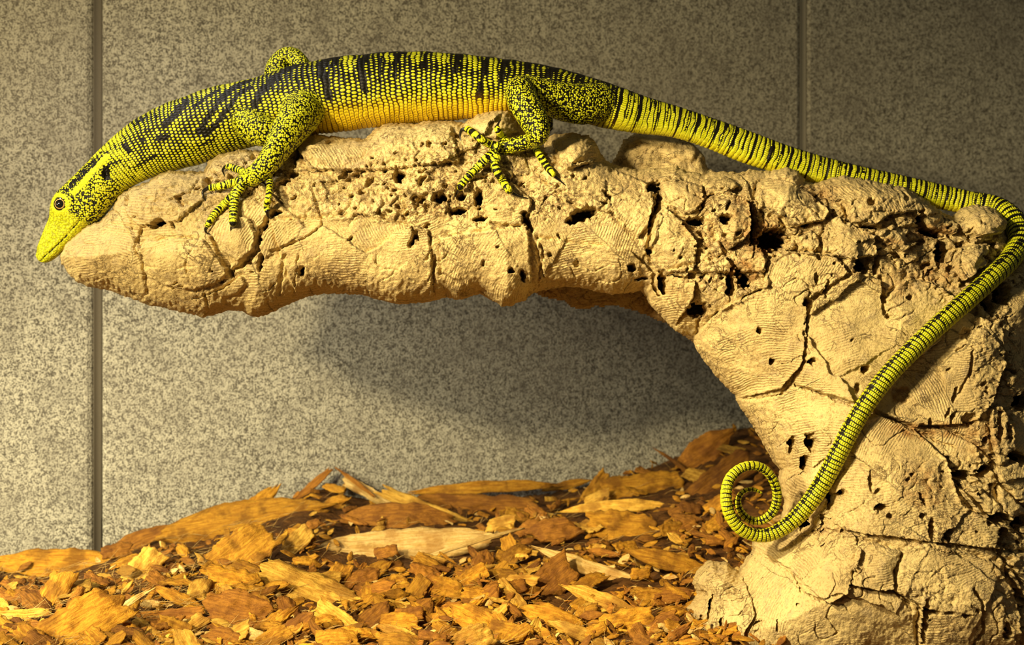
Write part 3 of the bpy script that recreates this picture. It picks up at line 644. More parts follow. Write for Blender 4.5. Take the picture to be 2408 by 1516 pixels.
# flank gradient: 0 at the back, 1 at the belly
g = (1-c_)/2
trunk = sst(330, 420, L)[:, None]
yel = 0.60+0.0*g
yel = np.where(trunk > 0, yel*(1-trunk)+trunk*(0.35+0.30*sst(0.20, 0.66, g)), yel)
neck = sst(250, 330, L)[:, None]*sst(720, 600, L)[:, None]
yel = yel*(1-neck)+neck*(0.52-0.20*noise(FX/40, FY/30, 310)+0.15*sst(.5, .9, g))
yel += 0.10*noise(FX/30, FY/20, 311)*trunk
hip = sst(1120, 1200, FX)*sst(L_TAIL+20, L_TAIL-60, L)[:, None]*(FX < 1500)
yel = yel*(1-hip)+hip*(0.33+0.35*sst(.35, .8, g)+0.2*noise(FX/28, FY/16, 312))
bl = sst(0.60, 0.90, g)*sst(600, 720, L)[:, None]*sst(L_TAIL+40, L_TAIL-100, L)[:, None]
yel = np.maximum(yel, bl*1.2)
DARK = [([(718,150),(690,165),(655,195),(632,220),(612,258)],11),([(595,195),(560,212),(535,240),(505,285),(482,322)],8),([(600,215),(572,235),(548,270),(520,305),(496,325)],7),
 ([(783,136),(768,155),(765,180),(776,205),(785,240)],12),([(800,140),(790,165)],8),([(868,128),(860,150),(856,175),(862,205),(868,228)],10),([(950,122),(940,140),(934,165),(936,195)],7),([(1010,122),(1004,145),(1000,170)],6),([(1085,126),(1078,150),(1074,180)],8),
 ([(1150,134),(1142,160),(1134,200),(1128,235)],6),([(905,124),(902,160),(900,205)],4),([(1190,140),(1184,170),(1178,200)],8),([(1245,150),(1238,175)],7),([(1300,160),(1290,185)],8),([(1365,178),(1352,200)],8),([(1430,198),(1416,215)],7),([(448,250),(430,275),(408,300)],12),([(520,222),(500,235),(470,262)],6),
 ([(388,335),(408,330)],9),([(700,148),(800,134),(950,121),(1080,124),(1220,142),(1330,165),(1450,203)],5.5),([(690,230),(702,232)],5),([(560,300),(580,290)],5),([(340,330),(352,340)],5),([(172,452),(190,436),(212,410),(240,386),(262,366)],5.5),([(176,440),(200,412),(228,384),(250,362)],4),
 ([(255,392),(257,420)],4),([(268,395),(282,388),(300,385)],5),([(1445,205),(1440,240),(1448,270),(1452,295)],5),([(330,300),(350,285)],4),([(300,345),(318,360)],5),([(320,400),(350,388),(380,372)],3),([(480,350),(520,330)],3)]
for pts, wd in DARK:
    wd *= 0.66; d = line_d(FX+3*noise(FX/12, FY/12, 320), FY+3*noise(FX/12, FY/12, 321), pts)
    yel = yel-(1.3*(1-sst(wd*0.75, wd*1.35, d)))*(L < L_TAIL+80)[:, None]
YELL = [([(188,458),(205,440),(228,414),(250,388),(264,372)],6,0.7),([(820,140),(830,170)],13,0.45),([(905,130),(925,150)],10,0.5),([(975,130),(985,150)],12,0.5),([(1035,132),(1045,150)],13,0.6),([(1108,140),(1120,165)],12,0.5),([(1160,150),(1168,200)],9,0.4),([(560,262),(590,225)],4,0.4),([(536,262),(514,300)],3,0.55),([(640,250),(690,235)],8,0.2)]
for pts, wd, k in YELL:
    d = line_d(FX, FY, pts); yel = yel+k*(1-sst(wd*0.6, wd*1.3, d))*(L < L_TAIL)[:, None]
# head: plain yellow snout, speckled cheeks
sn = sst(185, 120, L)[:, None]
yel = np.maximum(yel, sn*(0.95+0.4*noise(FX/6, FY/6, 340))); 
gap = np.where(L[:, None] < 330, 0.75, 1.0)-0.33*sn
gap = gap*(1-0.12*bl)
cheek = sst(110, 190, L)[:, None]*(L < 335)[:, None]
yel = yel+cheek*(0.30-0.42*np.clip(noise(FX/8, FY/8, 333)+0.6*noise(FX/22, FY/22, 334), -0.3, 1))
gap = np.where(cheek > 0.3, 0.75, gap)
for pts, wd, k in YELL[:1]:
    d = line_d(FX, FY, pts); yel = yel+1.2*(1-sst(wd*0.6, wd*1.3, d))*headm; gap = np.where((d < wd) & headm, 0.1, gap)
d = np.hypot(FX-155, FY-483); yel = np.where(headm & (d < 24) & (d > 14.5), 1.2, yel); gap = np.where(headm & (d < 24), 0.2, gap)
yel = np.where(headm & (d <= 14.5), -0.4, yel)
yel = np.where(headm & (gauss(FX, FY, 263, 412, 8, 17, -8) > 0.35) & (lat > .3), -0.5, yel)
yel = np.where(headm & (dm < 1.2) & (lat > .3) & (FX < 200), 0.3, yel)
# tail rings
tl = sst(L_TAIL-25, L_TAIL+15, L)[:, None]
lt = L-L_TAIL
per = 47+0*lt
ph = np.mod(lt/per+0.12*noise(lt/60, lt*0, 330), 1.0)[:, None]+0*FX
ringn = np.floor(lt/per)[:, None]
ty_ = 0.80+0.16*sst(.4, .9, g)+0*FX
bw = 0.13*(1-0.55*sst(.55, 1.0, g))
ty_ = np.where(ph < bw, -0.3, ty_)
ph2 = np.mod(ph+0.48, 1.0); ty_ = np.where(ph2 < 0.11*(1-g*1.1), 0.0, ty_)
ph3 = np.mod(ph+0.24, 1.0); ty_ = np.where((ph3 < 0.10) & (g < 0.3), 0.25, ty_)
ty_ = ty_-0.5*(g < 0.035)
low = sst(BEND_L-20, BEND_L+60, L)[:, None]
tlow = 0.92+0*FX
p4 = np.mod(lt/31.0, 1.0)[:, None]+0*FX; tlow = np.where((p4 < 0.14) & (g < 0.65), 0.30, tlow)
tlow = np.where(g < 0.012, 0.2, tlow)
yel = yel*(1-tl)+tl*(ty_*(1-low)+tlow*low)
gap = gap*(1-tl)+tl*(1.0-0.35*sst(.6, .9, g))
belly = np.clip(bl*1.0+0.35*tl*sst(.75, .95, g)*(1-low), 0, 1)
pit = np.interp(L, [0, 150, 330, 700, L_TAIL, BEND_L, L[-1]], [6, 6, 9.5, 11.5, 12.0, 10.5, 9])
CU = np.cumsum(np.r_[0, np.diff(L)]/pit)
NC = np.interp(L, [0, 330, 700, L_TAIL-100, L_TAIL+150, BEND_L, L[-1]-200, L[-1]], [60, 64, 66, 62, 56, 30, 18, 10])
ANG = np.abs(((TH+math.pi) % (2*math.pi))-math.pi)
CV = ANG/(2*math.pi)*NC[:, None]
VOR = np.where(L < 262, 1.0, 0.0)[:, None]+0*FX
# twist of the drooping tail: rotate which vertex counts as dorsal
TW = TH+tw[:, None]*(-sB if True else 1)
ANG2 = np.abs(((TH+(-sB)*(-tw[:, None])+math.pi) % (2*math.pi))-math.pi)
use = (tw > 1e-3)[:, None]
CV = np.where(use, ANG2/(2*math.pi)*NC[:, None], CV); g2 = (1-np.cos(ANG2))/2
tl2 = 0.95+0*FX; tl2 = np.where((p4 < 0.20) & (g2 < 0.4), 0.52, tl2); tl2 = tl2-0.55*(g2 < 0.02)
yel = np.where(low > 0.5, tl2, yel); gap = np.where(low > 0.5, 1.0-0.55*sst(.55, .9, g2), gap)

V = [PTS.reshape(-1, 3)]; n = NR*NA
I = np.arange(n).reshape(NR, NA); J = np.roll(I, -1, 1)
F = np.stack([I[:-1], I[1:], J[1:], J[:-1]], -1).reshape(-1, 4)
caps = [C3[0]-T3[0]*HH[0]*0.35, C3[-1]+T3[-1]*HH[-1]]
V = np.vstack([V[0], caps])
Ft = [tuple(r) for r in F.tolist()]
for k in range(NA): Ft += [(int(I[0, k]), int(J[0, k]), n), (int(J[-1, k]), int(I[-1, k]), n+1)]
def ats(A, c0=None): return np.r_[A.ravel(), A[0, 0], A[-1, 0]]
SKIN = dict(cu=ats(CU[:, None]+0*FX), cv=ats(CV), yel=ats(yel), gap=ats(gap), tail=ats(np.maximum(tl+0*FX, bl)), vor=ats(VOR), belly=ats(belly))
SKIN['yel'][-2] = 1.2
body_me = mesh_np('lizard', V, Ft, M_SKIN)

def tube(pts, r_squash=1.0, step=2.2, na=28, n0=(0, -1, 0), bands=None, base=0.7, jit=0.0, gapv=1.0, seed=0):
    """pts rows: px, py, y, radius px -> V, F, attribute dict; bands = (period px, dark share, start px)"""
    p, l = smooth_path(pts, step); C = PV(p[:, :3]); T = np.gradient(C, axis=0); T /= np.linalg.norm(T, axis=1)[:, None]
    N_ = frames(T, np.array(n0, float)); B = np.cross(T, N_)
    a = np.linspace(0, 2*math.pi, na, endpoint=False); r = (p[:, 3]*S*(CD+p[:, 2]))[:, None]
    l2 = l[:, None]+0*a[None]
    dsp = 1+jit*noise(l2/14+seed, a[None]*2.2+0*l2, seed+5)
    V = C[:, None]+N_[:, None]*(np.cos(a)[None]*r*dsp*r_squash)[..., None]+B[:, None]*(np.sin(a)[None]*r*dsp)[..., None]
    n = len(l)*na; I = np.arange(n).reshape(len(l), na); J = np.roll(I, -1, 1)
    F = [tuple(q) for q in np.stack([I[:-1], I[1:], J[1:], J[:-1]], -1).reshape(-1, 4).tolist()]
    for k in range(na): F += [(int(I[0, k]), int(J[0, k]), n), (int(J[-1, k]), int(I[-1, k]), n+1)]
    V = np.vstack([V.reshape(-1, 3), C[0]-T[0]*r[0]*0.6, C[-1]+T[-1]*r[-1]*0.7])
    y = np.full(l2.shape, base)+0.12*noise(l2/9, a[None]*1.5, seed)
    g_ = np.full(l2.shape, gapv)
    if bands:
        per, sh, st = bands; f = np.mod((l2-st)/per+0.55*noise(l2/9, np.cos(a)[None]*1.2, seed+3), 1.0)
        y = np.where((l2 > st) & (f < sh), -0.5, np.where(l2 > st, 1.25, y)); g_ = np.where(l2 > st, 0.1, g_)
    e = lambda A: np.r_[A.ravel(), A[0, 0], A[-1, 0]]
    return V, F, dict(cu=e(l2/6), cv=e(0*l2+a[None]*3), yel=e(y), gap=e(g_), tail=e(0*l2), vor=e(0*l2+1), belly=e(0*l2))
def on(px, py, r, lift=0.0): return float(cork_y(px, py, -4))-r*S*0.75-lift
LIMBS = []
def limb(pts, **k): LIMBS.append(tube(pts, **k))
# near foreleg: shoulder, upper arm, forearm, wrist, palm
hy = min(on(585, 420, 20), on(560, 435, 20))
limb([(735,238,-0.010,40),(712,262,-0.022,48),(690,292,-0.034,45),(668,325,-0.044,38),(648,356,-0.052,31),(628,386,-0.058,27),(605,406,hy-0.004,24),(580,422,hy,22),(560,432,hy,16)], jit=0.05, base=0.92, gapv=0.85, seed=401, na=44)
# chest and throat fold in front of the arm
limb([(560,272,-0.010,30),(585,292,-0.018,36),(610,305,-0.022,38),(640,312,-0.022,32),(665,312,-0.02,22)], jit=0.03, base=0.85, gapv=0.8, seed=404, na=40)
TOES = []
def toe(pts, claw, st=4, per=7.5, sh=.42, seed=0):
    """pts: px, py, radius, lift -> toe tube; claw: px, py tip"""
    rows_ = [(x, y, on(x, y, r, lf), r) for x, y, r, lf in pts]
    limb(rows_, bands=(per, sh, st), base=0.9, seed=seed, na=22, step=1.6)
    TOES.append((rows_[-2], rows_[-1], claw))
toe([(585,415,11,.006),(568,402,9.5,.006),(552,396,8,.006),(540,392,7.5,.007),(534,392,6,.007)], [(530,392),(524,400),(527,410),(531,417)], seed=411)
toe([(572,428,12,.005),(548,430,11,.006),(522,437,9.5,.006),(503,440,8.5,.008),(492,442,7.5,.009)], [(488,443),(478,450),(477,460),(484,472)], seed=412)
toe([(565,438,12,.004),(545,462,10.5,.004),(525,482,9.5,.004),(505,503,8.5,.005),(492,523,8,.005),(488,531,7,.004)], [(486,534),(483,541),(487,548),(498,551)], seed=413)
toe([(572,436,12,.004),(556,455,11.5,.005),(550,478,11,.005),(549,500,10,.005),(548,520,9,.004),(548,528,7.5,.003)], [(547,530),(543,536),(543,544)], seed=414)
toe([(622,405,12,.006),(633,420,9,.006),(634,440,8,.006),(632,462,8,.006),(628,482,8,.005),(628,496,7,.004)], [(629,500),(631,508),(636,513),(643,512)], seed=415)
# far foreleg: elbow raised behind the back
limb([(665,215,0.040,30),(650,180,0.047,30),(662,146,0.050,27),(685,136,0.050,25),(705,152,0.045,24),(720,190,0.036,26)], jit=0.03, base=0.78, gapv=0.85, seed=421, na=40)
limb([(655,215,0.048,26),(640,196,0.055,24),(635,230,0.06,22),(625,270,0.06,18),(610,320,0.05,15)], jit=0.03, base=0.74, seed=422, na=32)
# near hind leg: thigh forward to the knee, shin back down to the heel, foot forward
limb([(1418,240,-0.004,46),(1370,245,-0.013,48),(1320,238,-0.020,44),(1272,222,-0.027,38),(1236,208,-0.032,32),(1218,205,-0.034,26)], jit=0.04, base=0.74, gapv=0.9, seed=431, na=52)
fy = min(on(1200, 340, 18), on(1230, 330, 18))
limb([(1222,200,-0.032,29),(1222,216,-0.040,35),(1232,242,-0.048,36),(1248,270,-0.053,35),(1262,296,-0.057,31),(1266,316,-0.060,25),(1250,330,fy-0.004,20),(1222,338,fy-0.003,18),(1195,344,fy-0.002,19),(1170,352,fy,18),(1155,360,fy,13)], jit=0.05, base=0.74, gapv=0.95, seed=432, na=46)
toe([(1178,348,12,.005),(1150,338,10,.006),(1128,325,9,.006),(1112,312,9.5,.008),(1100,304,9,.010)], [(1097,304),(1086,306),(1082,318),(1084,332)], seed=441, per=13, sh=.45)
toe([(1200,340,10,.003),(1182,322,8.5,.004),(1172,308,8,.005),(1168,300,7,.006)], [(1168,300),(1172,290),(1178,281)], seed=442, per=12)
toe([(1165,358,13,.005),(1142,375,11,.006),(1122,395,10,.006),(1102,415,9.5,.006),(1086,434,9,.006),(1082,442,8,.004)], [(1080,444),(1074,454),(1070,464)], seed=443, per=9, sh=.5)
toe([(1170,362,13,.005),(1163,385,10.5,.006),(1170,405,10,.006),(1182,425,9.5,.006),(1193,442,9.5,.006),(1200,450,8,.004)], [(1204,453),(1220,461),(1242,466)], seed=444, per=9, sh=.48)
toe([(1245,325,13,.007),(1258,344,10,.007),(1270,366,9.5,.007),(1284,388,9,.007),(1297,405,8,.006),(1302,411,7,.004)], [(1304,414),(1316,424),(1330,436)], seed=445, per=11, sh=.5)
# far hind thigh, behind the hips
limb([(1400,235,0.012,40),(1350,238,0.026,38),(1290,232,0.034,32),(1262,240,0.038,26),(1280,275,0.042,20),(1285,305,0.040,15)], base=0.6, seed=451, na=36)

# ---- join everything into one continuous skin
allV = [V]; allA = [SKIN]
def tmp_obj(V_, F_, nm):
    me = mesh_np(nm, V_, F_, M_SKIN); return link(nm, me)
import bmesh
def fix_normals(ob):
    bm = bmesh.new(); bm.from_mesh(ob.data); bmesh.ops.recalc_face_normals(bm, faces=bm.faces); bm.to_mesh(ob.data); bm.free()
base = link('lizard_body', body_me); fix_normals(base)
for i, (v_, f_, a_) in enumerate(LIMBS):
    t = tmp_obj(v_, f_, 'limb_tmp'); fix_normals(t)
    m = base.modifiers.new('b', 'BOOLEAN'); m.operation = 'UNION'; m.object = t
    try: m.solver = 'MANIFOLD'
    except Exception: m.solver = 'EXACT'
    dg = bpy.context.evaluated_depsgraph_get(); ev = base.evaluated_get(dg)
    me2 = bpy.data.meshes.new_from_object(ev, preserve_all_data_layers=True, depsgraph=dg)
    base.modifiers.clear()
    if len(me2.vertices) <= len(base.data.vertices)*0.9 or len(me2.vertices) == len(base.data.vertices):
        m = base.modifiers.new('b', 'BOOLEAN'); m.operation = 'UNION'; m.object = t; m.solver = 'EXACT'
        dg = bpy.context.evaluated_depsgraph_get(); me2 = bpy.data.meshes.new_from_object(base.evaluated_get(dg), depsgraph=dg)
        base.modifiers.clear(); print('exact used for limb', i, len(me2.vertices))
    base.data = me2; allV.append(v_); allA.append(a_)
    bpy.data.objects.remove(t)
me = base.data
# attributes by nearest source vertex, source parts remembered for blending the joints
SV = np.vstack(allV); SP = np.concatenate([np.full(len(v), i) for i, v in enumerate(allV)])
SA = {k: np.concatenate([a[k] for a in allA]) for k in SKIN}
kd = KDTree(len(SV))
for i, v in enumerate(SV.tolist()): kd.insert(v, i)
kd.balance()
nv = len(me.vertices); co = np.empty(nv*3, np.float32); me.vertices.foreach_get('co', co); co = co.reshape(-1, 3).astype(float)
near_i = np.array([kd.find(c)[1] for c in co.tolist()])
part = SP[near_i]
ne = len(me.edges); ed = np.empty(ne*2, np.int32); me.edges.foreach_get('vertices', ed); ed = ed.reshape(-1, 2)
cross = part[ed[:, 0]] != part[ed[:, 1]]
wgt = np.zeros(nv); wgt[ed[cross].ravel()] = 1
def spread(a, it, avg=False):
    deg = np.bincount(ed.ravel(), minlength=nv).astype(float)+1e-9
    for _ in range(it):
        s0 = np.bincount(ed[:, 0], a[ed[:, 1]], nv)+np.bincount(ed[:, 1], a[ed[:, 0]], nv)
        yield s0/deg
for _ in range(6):
    nb_ = np.zeros(nv); np.maximum.at(nb_, ed[:, 0], wgt[ed[:, 1]]); np.maximum.at(nb_, ed[:, 1], wgt[ed[:, 0]])
    wgt = np.maximum(wgt, nb_*0.86-0.02)
big = np.isin(part, [0, 1, 2, 6+1, 7+1, 8+1, 9+1, 10+1])      # toes blend less than shoulders and hips
wgt = np.clip(wgt, 0, 1)
deg = np.bincount(ed.ravel(), minlength=nv).astype(float)+1e-9
for _ in range(22):
    for ax in range(3):
        a = co[:, ax]; s0 = (np.bincount(ed[:, 0], a[ed[:, 1]], nv)+np.bincount(ed[:, 1], a[ed[:, 0]], nv))/deg
        co[:, ax] = a+(s0-a)*0.6*wgt
me.vertices.foreach_set('co', co.astype(np.float32).ravel())
for k in SA: attr(me, k, SA[k][near_i])
me.polygons.foreach_set('use_smooth', [True]*len(me.polygons)); me.update()
base.name = 'lizard'; me.name = 'lizard'
base['label'] = 'yellow and black scaled monitor lizard lying on the cork log with curled tail'; base['category'] = 'lizard'
liz = base

# eyes: dark ball with a thin pale ring round the pupil
def eye(side):
    j = int(np.argmin(np.hypot(path[:200, 0]-182, path[:200, 1]-500)))
    hw = HD[j]*0.86; c = np.array(P(155, 483, 0)); c[1] = -hw*side*1.04
    r = 16.5*S
    nv_, nu = 40, 32; Vv = []; Ff = []; mi = []
    for i in range(1, nv_):
        a = math.pi*i/nv_
        for k in range(nu):
            b = 2*math.pi*k/nu; Vv.append((c[0]+r*math.sin(a)*math.cos(b), c[1]-side*r*0.72*math.cos(a), c[2]+r*math.sin(a)*math.sin(b)))
    n0 = len(Vv); Vv += [(c[0], c[1]-side*r*0.72, c[2]), (c[0], c[1]+side*r*0.72, c[2])]
    for i in range(nv_-2):
        a = math.sin(math.pi*(i+1.5)/nv_)
        for k in range(nu):
            Ff.append((i*nu+k, i*nu+(k+1) % nu, (i+1)*nu+(k+1) % nu, (i+1)*nu+k)); mi.append(1 if (i < nv_/2 and 0.60 < a < 0.70) else 0)
    for k in range(nu):
        Ff.append((n0, (k+1) % nu, k)); mi.append(0); Ff.append((n0+1, (nv_-2)*nu+k, (nv_-2)*nu+(k+1) % nu)); mi.append(0)
    e = mesh_np('eye', Vv, Ff, M_EYE); e.materials.append(M_IRIS); e.polygons.foreach_set('material_index', mi); e.update()
    return e
M_EYE = simple('eye_dark', (0.012, 0.010, 0.006), 0.04, 0.8, 1.0); M_IRIS = simple('eye_ring', (0.75, 0.48, 0.16), 0.15, 0.6, 1.0)
link('eye', eye(1), liz, label='glossy dark eye with a thin pale ring')
link('eye', eye(-1), liz, label='glossy dark eye on the far side')
# claws
def claw(r0, r1, pts):
    y0 = r1[2]; x0, yy0 = r1[0], r1[1]; p = [(r0[0]*0.35+x0*0.65, r0[1]*0.35+yy0*0.65, y0, r1[3]*0.72), (x0, yy0, y0-0.0006, r1[3]*0.78)]
    m = len(pts); k0 = 0
    for i, (a, b) in enumerate(pts):
        f = (i+1)/m; tgt = float(cork_y(a, b, -2))-1.2*S
        p.append((a, b, (y0-0.001)*(1-f)+min(tgt, y0+0.004)*f, max(0.7, r1[3]*0.74*(1-f**1.5))))
    v, f_, _ = tube(p, step=1.2, na=14); me_ = mesh_np('claw', v, f_, M_CLAW); return me_
for r0, r1, pts in TOES: link('claw', claw(r0, r1, pts), liz, label='curved black claw')

# ------------------------------------------------------------------ wood chips
def chip_arrays(Lm, Wm, Tm, seed, shape='slab'):
    """wood chip lying along x, face up z; ragged ends, split edges, bowed and tapered. Closed mesh."""
    r = random.Random(seed); nx, ny = (34, 12) if Lm > 0.02 else (16, 7)
    u = np.linspace(-1, 1, nx)[:, None]+0*np.linspace(0, 1, ny)[None]; v = np.linspace(-1, 1, ny)[None]+0*u
    s1 = seed*3.7
    endr = 0.10+0.10*r.random()
    if shape == 'splinter': taper0, taper1 = r.uniform(.05, .3), r.uniform(.05, .5)
    elif shape == 'leaf': taper0, taper1 = .25, .2
    else: taper0, taper1 = r.uniform(.6, 1), r.uniform(.65, 1)
    wprof = np.where(u < 0, taper0+(1-taper0)*(1-np.abs(u)**2.2), taper1+(1-taper1)*(1-np.abs(u)**2.2))
    e0 = noise(v*1.6+s1, 0*v+3.3, seed)*0.6+noise(v*5+s1, 0*v+1.3, seed+1)*0.16
    e1 = noise(v*1.6+s1, 0*v+8.3, seed+2)*0.6+noise(v*5+s1, 0*v+6.3, seed+3)*0.16
    skew = r.uniform(-.35, .35)*Wm/Lm
    x = Lm/2*(u+np.where(u > 0, u**6*e1*endr*2, -u**6*e0*endr*2)+skew*v*np.abs(u)**3)
    y = Wm/2*wprof*(v+0.14*noise(u*3+s1, v*0.4, seed+4)+0.10*noise(u*9+s1, v*0.6, seed+5)*np.abs(v)**3)
    bow = r.uniform(-.05, .10)*Lm; curl = r.uniform(-.12, .16)*Wm
    z0 = bow*(1-u**2)+curl*v*v+Tm*0.35*noise(u*2+s1, v*2.5, seed+6)+Tm*0.22*noise(u*4+s1, v*9, seed+7)
    th_ = Tm*(0.35+0.65*(1-np.abs(v)**3))*(0.45+0.55*(1-np.abs(u)**4))*(1+0.35*noise(u*2+s1, v*3, seed+8))
    tp = np.stack([x, y, z0+th_/2], -1).reshape(-1, 3); bt = np.stack([x, y, z0-th_/2], -1).reshape(-1, 3)
    n = nx*ny; I = np.arange(n).reshape(nx, ny)
    q = np.stack([I[:-1, :-1], I[1:, :-1], I[1:, 1:], I[:-1, 1:]], -1).reshape(-1, 4); F = [q, q[:, ::-1]+n]
    for e in (I[0], I[-1][::-1], I[:, -1], I[::-1, 0]): F.append(np.stack([e[:-1], e[1:], e[1:]+n, e[:-1]+n], 1))
    return np.vstack([tp, bt]), np.vstack(F)
def basis(dirpx, lean, roll):
    """chip axes: long axis seen at angle dirpx in the picture plane, face leaning 'lean' from straight up towards the viewer"""
    n = Vector((math.sin(roll), -math.sin(lean)*math.cos(roll), math.cos(lean)*math.cos(roll))).normalized()
    a = math.radians(dirpx); d = Vector((math.cos(a), 0, math.sin(a)))
    if abs(n.z) > 0.15: d = Vector((math.cos(a), math.sin(a)*max(0.0, n.z)*1.0, math.sin(a)*1.0))
    x = (d-n*d.dot(n)).normalized(); y = n.cross(x)
    return Matrix((x, y, n)).transposed()
_hp = np.arange(-760, 2000, 8.0); _hy = np.linspace(-0.30, 0.62, 461)
_HX = (_hp[None]-1204)*S*(CD+_hy[:, None]); _HYY = _hy[:, None]+0*_HX; _HZ = bed_z(_HX, _HYY)
_HPY = 758-(_HZ-ZC)/(S*(CD+_HYY)); _HOK = _HYY < wall_y(_HX)-0.006
def bed_hit(px, py):
    i = int(np.clip(round((px-_hp[0])/8), 0, len(_hp)-1)); col = _HPY[:, i]; n_ok = int(_HOK[:, i].sum())
    k = np.nonzero(col[:n_ok] <= py)[0]; j = int(k[0]) if len(k) else n_ok-1
    y = float(_hy[j]); x = (px-1204)*S*(CD+y)
    return x, y, float(_HZ[j, i])
